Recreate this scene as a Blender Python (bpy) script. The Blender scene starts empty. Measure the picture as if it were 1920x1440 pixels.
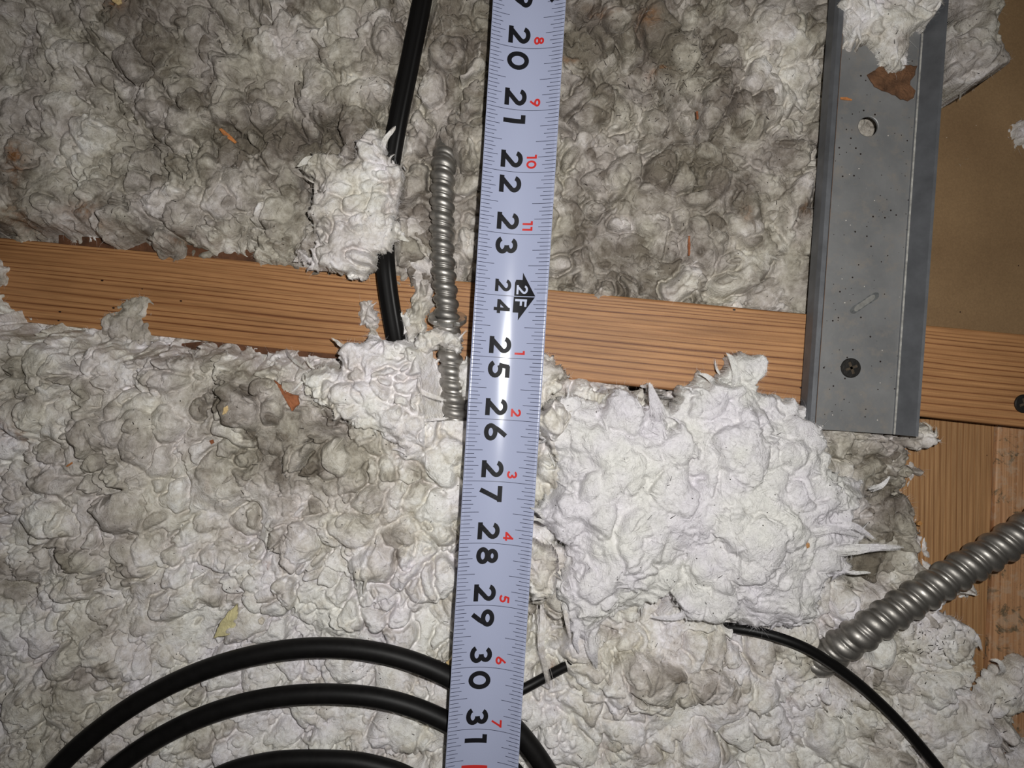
import bpy, bmesh, math, random
import numpy as np

# ------------------------------------------------------------------ camera, world, light, exposure
F = 1371.0            # focal length in pixels of the 1920 px wide frame
CZ = 0.300            # camera height above the tape (metres); z = 0 is the middle line of the tape
scene = bpy.context.scene
COL = scene.collection
cam = bpy.data.cameras.new('camera')
cam.sensor_width = 36.0
cam.lens = F * 36.0 / 1920.0
cam.clip_start = 0.01
cam.clip_end = 5.0
camo = bpy.data.objects.new('camera', cam)
camo.location = (0, 0, CZ)
COL.objects.link(camo)
scene.camera = camo

world = bpy.data.worlds.new('world')
scene.world = world
world.use_nodes = True
world.node_tree.nodes['Background'].inputs[0].default_value = (1.0, 0.9, 0.78, 1)
world.node_tree.nodes['Background'].inputs[1].default_value = 0.03

fl = bpy.data.lights.new('phone_flash', 'SPOT')       # the phone's flash, just beside the lens
fl.energy = 3.6
fl.spot_size = math.radians(128); fl.spot_blend = 1.0
fl.shadow_soft_size = 0.0028
fl.color = (1.0, 0.985, 0.955)
flo = bpy.data.objects.new('phone_flash', fl)
flo.location = (0.019, 0.014, 0.302)
COL.objects.link(flo)

scene.view_settings.view_transform = 'Standard'
scene.view_settings.look = 'None'
scene.view_settings.exposure = 0.0
scene.view_settings.gamma = 1.0
scene.view_settings.use_curve_mapping = False

# ------------------------------------------------------------------ helpers
def P(px, py, z):
    D = CZ - z
    return ((px - 960.0) / F * D, (720.0 - py) / F * D, z)

def tag(o, label=None, cat=None, group=None, kind=None):
    if label: o['label'] = label
    if cat: o['category'] = cat
    if group: o['group'] = group
    if kind: o['kind'] = kind
    return o

def empty(name, loc=(0, 0, 0)):
    o = bpy.data.objects.new(name, None)
    o.empty_display_size = 0.01
    o.location = loc
    COL.objects.link(o)
    return o

def mesh_np(name, V, Q, mat, parent=None, smooth=True, tris=None, attr=None):
    """V (n,3), Q (m,4), optional tris (k,3)"""
    me = bpy.data.meshes.new(name)
    V = np.asarray(V, dtype=np.float32)
    nq = 0 if Q is None else len(Q)
    nt = 0 if tris is None else len(tris)
    me.vertices.add(len(V)); me.vertices.foreach_set('co', V.ravel())
    li = []
    if nq: li.append(np.asarray(Q, dtype=np.int32).ravel())
    if nt: li.append(np.asarray(tris, dtype=np.int32).ravel())
    li = np.concatenate(li)
    me.loops.add(len(li)); me.loops.foreach_set('vertex_index', li)
    me.polygons.add(nq + nt)
    st = np.concatenate([np.arange(nq) * 4, nq * 4 + np.arange(nt) * 3]).astype(np.int32)
    me.polygons.foreach_set('loop_start', st)
    me.polygons.foreach_set('use_smooth', np.full(nq + nt, smooth, dtype=bool))
    me.update(calc_edges=True)
    if attr is not None:
        a = me.color_attributes.new('stain', 'FLOAT_COLOR', 'POINT')
        a.data.foreach_set('color', np.asarray(attr, dtype=np.float32).ravel())
    if mat: me.materials.append(mat)
    o = bpy.data.objects.new(name, me)
    COL.objects.link(o)
    if parent: o.parent = parent
    return o

def obj_bm(name, bm, mat, parent=None, smooth=False):
    me = bpy.data.meshes.new(name)
    bmesh.ops.recalc_face_normals(bm, faces=bm.faces)
    bm.to_mesh(me); bm.free()
    if smooth:
        for p in me.polygons: p.use_smooth = True
    me.materials.append(mat)
    o = bpy.data.objects.new(name, me)
    COL.objects.link(o)
    if parent: o.parent = parent
    return o

def srgb(r, g, b):
    f = lambda c: (c / 255 / 12.92) if c / 255 <= 0.04045 else ((c / 255 + 0.055) / 1.055) ** 2.4
    return (f(r), f(g), f(b), 1.0)

class NT:
    def __init__(s, name):
        s.m = bpy.data.materials.new(name); s.m.use_nodes = True
        s.t = s.m.node_tree; s.b = s.t.nodes['Principled BSDF']
    def n(s, kind, **kw):
        nd = s.t.nodes.new(kind)
        for k, v in kw.items():
            if k.startswith('i_'):
                key = k[2:]
                key = int(key) if key.isdigit() else key.replace('_', ' ')
                nd.inputs[key].default_value = v
            else: setattr(nd, k, v)
        return nd
    def l(s, a, b): s.t.links.new(a, b)
    def ramp(s, fac, stops, interp='LINEAR'):
        r = s.n('ShaderNodeValToRGB'); r.color_ramp.interpolation = interp
        e = r.color_ramp.elements
        while len(e) < len(stops): e.new(0.5)
        for el, (p, c) in zip(e, stops):
            el.position = p; el.color = c if len(c) == 4 else (*c, 1)
        s.l(fac, r.inputs[0]); return r.outputs[0]
    def noise(s, vec, scale, detail=3, rough=.5, dist=0):
        n = s.n('ShaderNodeTexNoise'); n.inputs['Scale'].default_value = scale
        n.inputs['Detail'].default_value = detail; n.inputs['Roughness'].default_value = rough
        n.inputs['Distortion'].default_value = dist
        s.l(vec, n.inputs['Vector']); return n.outputs['Fac']
    def mix(s, fac, a, b, mode='MIX'):
        m = s.n('ShaderNodeMix', data_type='RGBA', blend_type=mode)
        for v, k in ((fac, 0), (a, 6), (b, 7)):
            if isinstance(v, (int, float)): m.inputs[k].default_value = v
            elif isinstance(v, tuple): m.inputs[k].default_value = v
            else: s.l(v, m.inputs[k])
        return m.outputs[2]
    def math(s, op, a, b=None, c=None):
        m = s.n('ShaderNodeMath', operation=op)
        for k, v in enumerate((a, b, c)):
            if v is None: continue
            if isinstance(v, (int, float)): m.inputs[k].default_value = v
            else: s.l(v, m.inputs[k])
        return m.outputs[0]
    def bump(s, h, strength=.5, dist=.001, prev=None):
        b = s.n('ShaderNodeBump'); b.inputs['Strength'].default_value = strength
        b.inputs['Distance'].default_value = dist
        s.l(h, b.inputs['Height'])
        if prev is not None: s.l(prev, b.inputs['Normal'])
        return b.outputs[0]
    def coord(s, which='Object'):
        return s.n('ShaderNodeTexCoord').outputs[which]
    def mapping(s, vec, scale=(1, 1, 1), rot=(0, 0, 0), loc=(0, 0, 0)):
        m = s.n('ShaderNodeMapping'); m.inputs['Scale'].default_value = scale
        m.inputs['Rotation'].default_value = rot; m.inputs['Location'].default_value = loc
        s.l(vec, m.inputs['Vector']); return m.outputs[0]

# ------------------------------------------------------------------ materials
def mat_wool(name='mineral_wool', fresh=0.0):
    k = NT(name); g = k.coord('Object')
    a = k.n('ShaderNodeVertexColor'); a.layer_name = 'stain'
    sep = k.n('ShaderNodeSeparateColor'); k.l(a.outputs[0], sep.inputs[0])
    dirt, brown, yellow = sep.outputs[0], sep.outputs[1], sep.outputs[2]
    n1 = k.noise(g, 70, 5, .62, .8)
    n2 = k.noise(k.mapping(g, (1, 1, 1), loc=(3, 1, 2)), 260, 4, .6, .5)
    # dirt and painted pit shade: hand-placed map plus broken clouds
    d = k.math('ADD', dirt, k.math('MULTIPLY', k.math('SUBTRACT', n1, .5), 1.1))
    d = k.math('ADD', d, k.math('MULTIPLY', k.math('SUBTRACT', n2, .5), .7))
    base = k.ramp(d, [(0.0, srgb(246, 246, 245) if not fresh else srgb(236, 236, 236)), (.28, srgb(228, 225, 218) if not fresh else srgb(226, 226, 226)), (.58, srgb(192, 187, 177)), (1.0, srgb(128, 121, 110))])
    hue = k.ramp(k.noise(k.mapping(g, loc=(7, 2, 0)), 45, 3), [(.38, (1.0, .97, 1.02)), (.62, (1.0, .99, .955))])
    base = k.mix(1.0, base, hue, 'MULTIPLY')
    bn = k.math('MULTIPLY', brown, k.ramp(k.noise(g, 300, 4, .65), [(.35, (0, 0, 0)), (.6, (1, 1, 1))]))
    base = k.mix(bn, base, srgb(150, 104, 62))
    base = k.mix(yellow, base, srgb(214, 196, 118))
    # tiny dark specks
    v = k.n('ShaderNodeTexVoronoi'); v.inputs['Scale'].default_value = 330; k.l(k.mapping(g, (1, 1, .6)), v.inputs['Vector'])
    sp = k.math('LESS_THAN', v.outputs['Distance'], .085)
    pick = k.n('ShaderNodeSeparateColor'); k.l(v.outputs['Color'], pick.inputs[0])
    sp = k.math('MULTIPLY', sp, k.math('LESS_THAN', pick.outputs[0], .16))
    base = k.mix(sp, base, srgb(42, 34, 28))
    BASE = base
    k.b.inputs['Roughness'].default_value = .95
    k.b.inputs['Specular IOR Level'].default_value = .12
    k.b.inputs['Sheen Weight'].default_value = .0
    # fibrous relief
    dist = k.n('ShaderNodeTexNoise'); dist.inputs['Scale'].default_value = 120; dist.inputs['Detail'].default_value = 2
    k.l(g, dist.inputs['Vector'])
    add = k.n('ShaderNodeVectorMath', operation='SCALE'); k.l(dist.outputs['Color'], add.inputs[0]); add.inputs['Scale'].default_value = .012
    v2 = k.n('ShaderNodeVectorMath', operation='ADD'); k.l(g, v2.inputs[0]); k.l(add.outputs[0], v2.inputs[1])
    f1 = k.noise(k.mapping(v2.outputs[0], (1, .28, 1), (0, 0, .7)), 900, 4, .6, .6)
    f2 = k.noise(k.mapping(v2.outputs[0], (.3, 1, 1), (0, 0, .2)), 1500, 3, .6, .4)
    f3 = k.noise(g, 420, 5, .6, .9)
    fib = k.math('ADD', k.math('MULTIPLY', f1, .6), k.math('MULTIPLY', f2, .4))
    BASE = k.mix(.85 - .6 * fresh, BASE, k.ramp(fib, [(.32, (.76, .74, .71)), (.5, (.97, .97, .965)), (.68, (1.06, 1.06, 1.06))]), 'MULTIPLY')
    BASE = k.mix(.7 - .5 * fresh, BASE, k.ramp(f3, [(.34, (.84, .82, .79)), (.56, (1.03, 1.03, 1.03))]), 'MULTIPLY')
    k.l(BASE, k.b.inputs['Base Color'])
    nb = k.bump(f3, .6, .0011 + .0006 * fresh)
    nb = k.bump(f1, .75, .0005, nb)
    nb = k.bump(f2, .65, .0004, nb)
    k.l(nb, k.b.inputs['Normal'])
    return k.m

def mat_wood(name, light, mid, dark, spacing, seed, gloss=.55, mould=0.0, grade=None):
    """grain runs along local x"""
    k = NT(name); g = k.coord('Object')
    gl = k.mapping(g, loc=(seed, seed * .37, 0))
    wob = k.noise(k.mapping(gl, (3.5, 14, 8)), 1, 2, .5)
    sx = k.n('ShaderNodeSeparateXYZ'); k.l(g, sx.inputs[0])
    y = k.math('ADD', sx.outputs[1], k.math('MULTIPLY', wob, .011))
    w2 = k.noise(k.mapping(gl, (1.2, 130, 3)), 1, 2, .5)
    y = k.math('ADD', y, k.math('MULTIPLY', w2, .0042))
    if grade:      # rings get wider away from the local y = 0 edge
        y = k.math('SUBTRACT', k.math('MULTIPLY', y, grade[0]), k.math('MULTIPLY', k.math('MULTIPLY', y, y), -grade[1]))
        ph = k.math('FRACT', y)
    else: ph = k.math('FRACT', k.math('MULTIPLY', y, 1.0 / spacing))
    ring = k.ramp(ph, [(0.0, dark), (.05, dark), (.13, mid), (.30, light), (.72, light), (.92, mid), (1.0, dark)])
    fade = k.ramp(k.noise(k.mapping(gl, (4, 160, 20)), 1, 2, .5), [(.35, (.3,) * 3), (.62, (1, 1, 1))])
    ring = k.mix(fade, tuple((a + b) / 2 for a, b in zip(light, mid)), ring)
    fine = k.noise(k.mapping(gl, (30, 1400, 300)), 1, 3, .6)
    c = k.mix(.7, ring, k.ramp(fine, [(.3, (.58, .54, .50)), (.7, (1.15, 1.15, 1.15))]), 'MULTIPLY')
    bl = k.noise(k.mapping(gl, (12, 40, 20)), 1, 4, .6)
    c = k.mix(.8, c, k.ramp(bl, [(.3, (.78, .74, .7)), (.6, (1.05, 1.03, 1.0))]), 'MULTIPLY')
    dots = k.n('ShaderNodeTexVoronoi'); dots.inputs['Scale'].default_value = 260; k.l(k.mapping(gl, (.6, 1, 1)), dots.inputs['Vector'])
    pk = k.n('ShaderNodeSeparateColor'); k.l(dots.outputs['Color'], pk.inputs[0])
    dd = k.math('MULTIPLY', k.math('LESS_THAN', dots.outputs['Distance'], .11), k.math('LESS_THAN', pk.outputs[0], .07))
    c = k.mix(dd, c, srgb(45, 28, 18))
    if mould > 0:
        mn = k.noise(k.mapping(gl, (1.3, 1, 1), loc=(.2, .5, 0)), 85, 6, .72, .6)
        mk = k.ramp(mn, [(.54, (0, 0, 0)), (.60, (mould,) * 3)])
        c = k.mix(mk, c, srgb(84, 82, 66))
        pale = k.ramp(k.noise(gl, 160, 4, .7), [(.5, (0, 0, 0)), (.62, (.55,) * 3)])
        c = k.mix(pale, c, srgb(190, 165, 140))
    k.l(c, k.b.inputs['Base Color'])
    k.b.inputs['Roughness'].default_value = gloss
    k.b.inputs['Specular IOR Level'].default_value = .4
    h = k.math('MULTIPLY', fine, 1.0)
    nb = k.bump(h, .35, .0004)
    bw = k.n('ShaderNodeRGBToBW'); k.l(ring, bw.inputs[0])
    nb = k.bump(bw.outputs[0], .15, .0004, nb)
    nb = k.bump(k.noise(gl, 900, 3, .6), .25, .0003, nb)
    k.l(nb, k.b.inputs['Normal'])
    return k.m

def mat_plain(name, c, rough=.5, metal=0, spec=.5, bump=None, var=0.0, vscale=300):
    k = NT(name); g = k.coord('Object')
    if var > 0:
        n = k.noise(g, vscale, 4, .6)
        lo = tuple(x * (1 - var) for x in c[:3]); hi = tuple(min(1, x * (1 + var)) for x in c[:3])
        k.l(k.ramp(n, [(.3, lo), (.7, hi)]), k.b.inputs['Base Color'])
    else: k.b.inputs['Base Color'].default_value = c
    k.b.inputs['Roughness'].default_value = rough
    k.b.inputs['Metallic'].default_value = metal
    k.b.inputs['Specular IOR Level'].default_value = spec
    if bump:
        k.l(k.bump(k.noise(g, bump[0], 4, .6), bump[1], bump[2]), k.b.inputs['Normal'])
    return k.m

def mat_zinc():
    k = NT('dusty_galvanised_steel'); g = k.coord('Object')
    n = k.noise(g, 40, 5, .6, .3)
    c = k.ramp(n, [(.3, srgb(120, 121, 122)), (.7, srgb(144, 144, 144))])
    dust = k.ramp(k.noise(k.mapping(g, loc=(1, 5, 0)), 160, 5, .7), [(.5, (0, 0, 0)), (.68, (.55,) * 3)])
    c = k.mix(dust, c, srgb(150, 142, 133))
    for sc, thr, pr, colr, off in ((420, .16, .17, srgb(40, 30, 26), 0), (700, .15, .12, srgb(48, 38, 32), 4), (520, .13, .07, srgb(226, 220, 210), 9)):
        v = k.n('ShaderNodeTexVoronoi'); v.inputs['Scale'].default_value = sc; k.l(k.mapping(g, loc=(off, off, 0)), v.inputs['Vector'])
        pk = k.n('ShaderNodeSeparateColor'); k.l(v.outputs['Color'], pk.inputs[0])
        m = k.math('MULTIPLY', k.math('LESS_THAN', v.outputs['Distance'], thr), k.math('LESS_THAN', pk.outputs[0], pr))
        c = k.mix(m, c, colr)
    k.l(c, k.b.inputs['Base Color'])
    k.b.inputs['Metallic'].default_value = .25
    k.b.inputs['Roughness'].default_value = .5
    k.l(k.bump(k.noise(g, 500, 4, .6), .15, .0003), k.b.inputs['Normal'])
    return k.m

def mat_drywall():
    k = NT('brown_board'); g = k.coord('Object')
    c = k.ramp(k.noise(g, 18, 5, .6), [(.3, srgb(150, 120, 86)), (.7, srgb(172, 140, 102))])
    c = k.mix(.5, c, k.ramp(k.noise(g, 900, 3, .7), [(.3, (.75, .75, .75)), (.7, (1.15, 1.15, 1.15))]), 'MULTIPLY')
    for sc, thr, pr, colr, off in ((130, .06, .2, srgb(60, 42, 28), 0), (190, .05, .1, srgb(215, 195, 170), 4)):
        v = k.n('ShaderNodeTexVoronoi'); v.inputs['Scale'].default_value = sc; k.l(k.mapping(g, loc=(off, off, 0)), v.inputs['Vector'])
        pk = k.n('ShaderNodeSeparateColor'); k.l(v.outputs['Color'], pk.inputs[0])
        m = k.math('MULTIPLY', k.math('LESS_THAN', v.outputs['Distance'], thr), k.math('LESS_THAN', pk.outputs[0], pr))
        c = k.mix(m, c, colr)
    k.l(c, k.b.inputs['Base Color']); k.b.inputs['Roughness'].default_value = .85
    k.l(k.bump(k.noise(g, 700, 4, .6), .3, .0005), k.b.inputs['Normal'])
    return k.m

def mat_tape():
    k = NT('tape_enamel'); g = k.coord('Object')
    k.b.inputs['Base Color'].default_value = srgb(172, 179, 206)
    k.b.inputs['Roughness'].default_value = .22
    k.b.inputs['Specular IOR Level'].default_value = .55
    w = k.n('ShaderNodeTexWave', wave_type='BANDS', bands_direction='X'); w.inputs['Scale'].default_value = 700
    w2 = k.n('ShaderNodeTexWave', wave_type='BANDS', bands_direction='X'); w2.inputs['Scale'].default_value = 700
    k.l(k.mapping(g, rot=(0, 0, .8)), w.inputs['Vector']); k.l(k.mapping(g, rot=(0, 0, -.8)), w2.inputs['Vector'])
    h = k.math('ADD', w.outputs['Fac'], w2.outputs['Fac'])
    k.l(k.bump(h, .07, .00012), k.b.inputs['Normal'])
    return k.m

def mat_metal(name, c, rough=.32):
    k = NT(name); g = k.coord('Object')
    n = k.noise(g, 260, 5, .65, .5)
    lo = tuple(x * .62 for x in c[:3])
    k.l(k.ramp(n, [(.35, lo), (.65, c)]), k.b.inputs['Base Color'])
    k.l(k.ramp(n, [(.3, (rough + .15,) * 3), (.7, (rough,) * 3)]), k.b.inputs['Roughness'])
    k.b.inputs['Metallic'].default_value = .9
    k.l(k.bump(k.noise(g, 1200, 3, .6), .15, .0002), k.b.inputs['Normal'])
    return k.m

WOOL = mat_wool()
FRESH = mat_wool('fresh_mineral_wool', 1.0)
JOIST = mat_wood('joist_softwood', srgb(186, 139, 94), srgb(168, 120, 78), srgb(112, 66, 36), .0031, 1.7, grade=(520., 4200.))
JOIST_EDGE = mat_plain('joist_bark_edge', srgb(92, 58, 36), .8, bump=(300, .5, .001), var=.45, vscale=150)
BOARD = mat_wood('board_softwood', srgb(186, 146, 104), srgb(172, 130, 88), srgb(150, 108, 72), .0027, 5.1)
BOARD_M = mat_wood('mouldy_board_wood', srgb(200, 156, 118), srgb(186, 140, 102), srgb(166, 122, 88), .0034, 9.3, .5, .8)
ZINC = mat_zinc()
DRY = mat_drywall()
TAPE = mat_tape()
INK = mat_plain('black_ink', srgb(16, 16, 22), .55, spec=.25)
TICK = mat_plain('tick_ink', srgb(52, 54, 76), .4)
RED = mat_plain('red_ink', srgb(205, 48, 44), .4)
WHITE = mat_plain('white_ink', srgb(196, 203, 226), .35)
RUBBER = mat_plain('black_rubber', srgb(17, 16, 16), .5, spec=.25, bump=(500, .12, .0003), var=.35, vscale=250)
RUBBER2 = mat_plain('black_sheath', srgb(15, 14, 14), .45, spec=.25, bump=(300, .1, .0003))
ARMOUR = mat_metal('galvanised_armour', (.46, .44, .41), .40)
NUT = mat_metal('zinc_nut', (.80, .78, .74), .3)
DARKSTEEL = mat_plain('black_screw', srgb(46, 44, 42), .5, .5, bump=(900, .4, .0004))
RECESS = mat_plain('recess_dust', srgb(74, 64, 52), .9, var=.5, vscale=1500)
RUST = mat_plain('torn_brown_paper', srgb(104, 73, 50), .9, bump=(260, .9, .002), var=.45, vscale=220)
CHIP = mat_plain('wood_chip', srgb(196, 128, 72), .7, var=.35, vscale=500)
CHIPP = mat_plain('pale_wood_chip', srgb(216, 190, 140), .7, var=.25, vscale=500)
CHIPD = mat_plain('brown_wood_chip', srgb(150, 92, 58), .8, var=.3, vscale=300)
AMBER = mat_plain('amber_crumb', srgb(190, 140, 84), .5, var=.3)
STAINM = mat_plain('dried_stain', srgb(96, 98, 98), .6, var=.4, vscale=600)
STAINL = mat_plain('dried_stain_light', srgb(132, 131, 127), .6, var=.2, vscale=600)

# ------------------------------------------------------------------ noise fields for the wool
GS = 0.0005      # grid step of the wool surface

def fnoise(shape, wl, seed, g=GS):
    rng = np.random.default_rng(seed)
    pad = int(min(60, wl / g)) + 2
    sh = (shape[0] + pad, shape[1] + pad)
    w = rng.standard_normal(sh)
    ky = np.fft.fftfreq(sh[0])[:, None]; kx = np.fft.rfftfreq(sh[1])[None, :]
    s = wl / g / 4.0
    ft = np.fft.rfft2(w) * np.exp(-2 * (math.pi * s) ** 2 * (kx ** 2 + ky ** 2))
    n = np.fft.irfft2(ft, s=sh)[:shape[0], :shape[1]]
    return n / (n.std() + 1e-12)

def bilin(A, fy, fx):
    h, w = A.shape
    fy = np.clip(fy, 0, h - 1.001); fx = np.clip(fx, 0, w - 1.001)
    y0 = fy.astype(np.int32); x0 = fx.astype(np.int32)
    ty = fy - y0; tx = fx - x0
    return ((A[y0, x0] * (1 - tx) + A[y0, x0 + 1] * tx) * (1 - ty) + (A[y0 + 1, x0] * (1 - tx) + A[y0 + 1, x0 + 1] * tx) * ty)

def blur(A, s):
    r = max(1, int(3 * s)); k = np.exp(-np.arange(-r, r + 1) ** 2 / (2 * s * s)); k /= k.sum()
    B = np.pad(A, r, mode='edge')
    B = sum(k[i] * B[i:i + A.shape[0], :] for i in range(2 * r + 1))
    return sum(k[i] * B[:, i:i + A.shape[1]] for i in range(2 * r + 1))

def poly_sd(X, Y, pts):
    """signed distance to a polygon, positive inside"""
    d = np.full(X.shape, 1e9); inside = np.zeros(X.shape, bool)
    n = len(pts)
    for i in range(n):
        x0, y0 = pts[i]; x1, y1 = pts[(i + 1) % n]
        ex, ey = x1 - x0, y1 - y0
        t = np.clip(((X - x0) * ex + (Y - y0) * ey) / (ex * ex + ey * ey + 1e-18), 0, 1)
        d = np.minimum(d, (X - x0 - t * ex) ** 2 + (Y - y0 - t * ey) ** 2)
        if y0 != y1:
            c = ((y0 > Y) != (y1 > Y)) & (X < (x1 - x0) * (Y - y0) / (y1 - y0) + x0)
            inside ^= c
    d = np.sqrt(d)
    return np.where(inside, d, -d)

def splat(H, Z0, M, rng, rlo, rhi, cover, flat, flow, step, g, asp=(1.0, 2.4), dens=None):
    h, w = H.shape
    ID = np.zeros(H.shape, np.int32)
    rm = (rlo + rhi) / 2
    n = int(cover * (h * w * g * g) / (math.pi * rm * rm))
    cy = rng.random(n) * (h - 1); cx = rng.random(n) * (w - 1)
    R = rlo + (rhi - rlo) * rng.random(n) ** 1.6
    A = asp[0] + (asp[1] - asp[0]) * rng.random(n) ** 1.5
    TH = rng.normal(0, .42, n); DZ = (rng.random(n) - .55) * step
    PW = .46 + .20 * rng.random(n); TH2 = rng.random(n)
    for i in range(n):
        iy, ix = int(cy[i]), int(cx[i])
        if not M[iy, ix] or (dens is not None and dens[iy, ix] < TH2[i]): continue
        b = R[i] / math.sqrt(A[i]) / g; a = R[i] * math.sqrt(A[i]) / g
        th = flow[iy, ix] + TH[i]
        c, s = math.cos(th), math.sin(th)
        e = int(math.ceil(a)) + 1
        y0, y1 = max(0, iy - e), min(h, iy + e + 1); x0, x1 = max(0, ix - e), min(w, ix + e + 1)
        yy = np.arange(y0, y1)[:, None] - cy[i]; xx = np.arange(x0, x1)[None, :] - cx[i]
        q = ((xx * c + yy * s) / a) ** 2 + ((-xx * s + yy * c) / b) ** 2
        m = q < 1
        z = np.where(m, Z0[iy, ix] + DZ[i] * R[i] + flat * b * g * np.power(np.maximum(1 - q, 0), PW[i]), -9)
        hv = H[y0:y1, x0:x1]; win = z > hv
        hv[win] = z[win]; ID[y0:y1, x0:x1][win] = i + 1
    return ID

def warp(Hs, seed, amps, g):
    H = Hs[0]
    fy, fx = np.mgrid[0:H.shape[0], 0:H.shape[1]].astype(float)
    for k, (wl, am) in enumerate(amps):
        fy = fy + fnoise(H.shape, wl, seed + 10 * k, g) * am / g
        fx = fx + fnoise(H.shape, wl, seed + 10 * k + 5, g) * am / g
    ry = np.clip(np.rint(fy), 0, H.shape[0] - 1).astype(int); rx = np.clip(np.rint(fx), 0, H.shape[1] - 1).astype(int)
    return [bilin(A, fy, fx) if A.dtype.kind == 'f' else A[ry, rx] for A in Hs]

def crease(ID, w, g):
    """soft band along the seams between neighbouring lobes"""
    e = np.zeros(ID.shape)
    d = (ID[1:] != ID[:-1]); e[1:][d] = 1; e[:-1][d] = 1
    d = (ID[:, 1:] != ID[:, :-1]); e[:, 1:][d] = 1; e[:, :-1][d] = 1
    b = blur(e, w / g)
    return np.clip(b * (w / g) * 1.15, 0, 1)

def lumpy(base, M, seed, g, big=(.0060, .0125), relief=1.0, amt=(1., 1., 1.), cr=1.0, sc=1.0):
    """stack of overlapping warped lobes on a base height"""
    rng = np.random.default_rng(seed)
    flow = fnoise(base.shape, .045, seed + 1, g) * 1.3
    H = base.copy() - .0020
    I1 = np.zeros(H.shape, np.int32)
    if amt[0] > 0:
        I1 = splat(H, base - .0022, M, rng, big[0], big[1], 1.4 * amt[0], .60 * relief, flow, .55 * relief, g, (1.0, 1.9))
        H, I1 = warp([H, I1], seed + 2, ((.024, .0014),), g)
    Z = blur(H, .0008 / g)
    dn = np.clip(.55 + .45 * fnoise(H.shape, .022, seed + 31, g), .12, 1)
    I2 = splat(H, Z - .0010, M, rng, .0024 * sc, .0054 * sc, 1.7 * amt[1], .85 * relief, flow + 1.1, .34 * relief, g, (1.0, 3.6), dn)
    H, I1, I2 = warp([H, I1, I2], seed + 60, ((.014, .0010),), g)
    Z = blur(H, .0005 / g)
    dn = np.clip(.45 + .55 * fnoise(H.shape, .016, seed + 32, g), 0, 1)
    I3 = splat(H, Z - .0005, M, rng, .0011 * sc, .0024 * sc, 1.1 * amt[2], .85 * relief, flow - .6, .28 * relief, g, (1.0, 3.4), dn)
    H, I1, I2, I3 = warp([H, I1, I2, I3], seed + 90, ((.007, .00040), (.003, .00010)), g)
    m1 = np.clip(.6 + .5 * fnoise(H.shape, .018, seed + 33, g), .1, 1.4); m2 = np.clip(.5 + .5 * fnoise(H.shape, .010, seed + 34, g), .0, 1.3)
    H = blur(H, .00020 / g)
    H = H - relief * cr * (.0056 * m1 * crease(I1, .00055, g) + .0024 * m2 * crease(I2, .00030, g) + .0008 * m2 * crease(I3, .00026, g))
    H = blur(H, .00014 / g)
    rt = np.random.default_rng(seed + 9).normal(0, 1, max(I1.max(), I2.max(), I3.max()) + 1)
    tint = blur(rt[I1] * .085 + rt[::-1][I2] * .10 + rt[I3] * .03, 1.2)
    return H, tint

def strands(V, pick, rng, n, lmin, lmax, wid, out_dir=None):
    """fine free fibres growing from surface points"""
    idx = rng.choice(pick, n)
    p = V[idx].astype(float)
    ang = rng.random(n) * 2 * math.pi
    d = np.stack([np.cos(ang), np.sin(ang), .15 + .5 * rng.random(n)], 1)
    if out_dir is not None:
        d[:, :2] = out_dir[idx] * .9 + d[:, :2] * .55
    d /= np.linalg.norm(d, axis=1)[:, None]
    L = (lmin + (lmax - lmin) * rng.random(n) ** 2)[:, None]
    bend = rng.normal(0, .55, (n, 3)); bend[:, 2] = -.2 + .3 * rng.normal(size=n)
    side = np.cross(d, rng.normal(size=(n, 3)) * .6 + np.array([0, 0, 1.0])); side /= np.linalg.norm(side, axis=1)[:, None]
    K = 5
    vs = []
    for k in range(K):
        t = k / (K - 1)
        q = p + d * L * t + bend * L * t * t * .8
        w = wid * (1 - .8 * t)
        vs += [q - side * w, q + side * w]
    W = np.stack(vs, 1).reshape(-1, 3)
    b = (np.arange(n) * 2 * K)[:, None]
    Q = np.concatenate([b + np.array([[2 * k, 2 * k + 1, 2 * k + 3, 2 * k + 2]]) for k in range(K - 1)], 0)
    return W, Q

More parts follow.
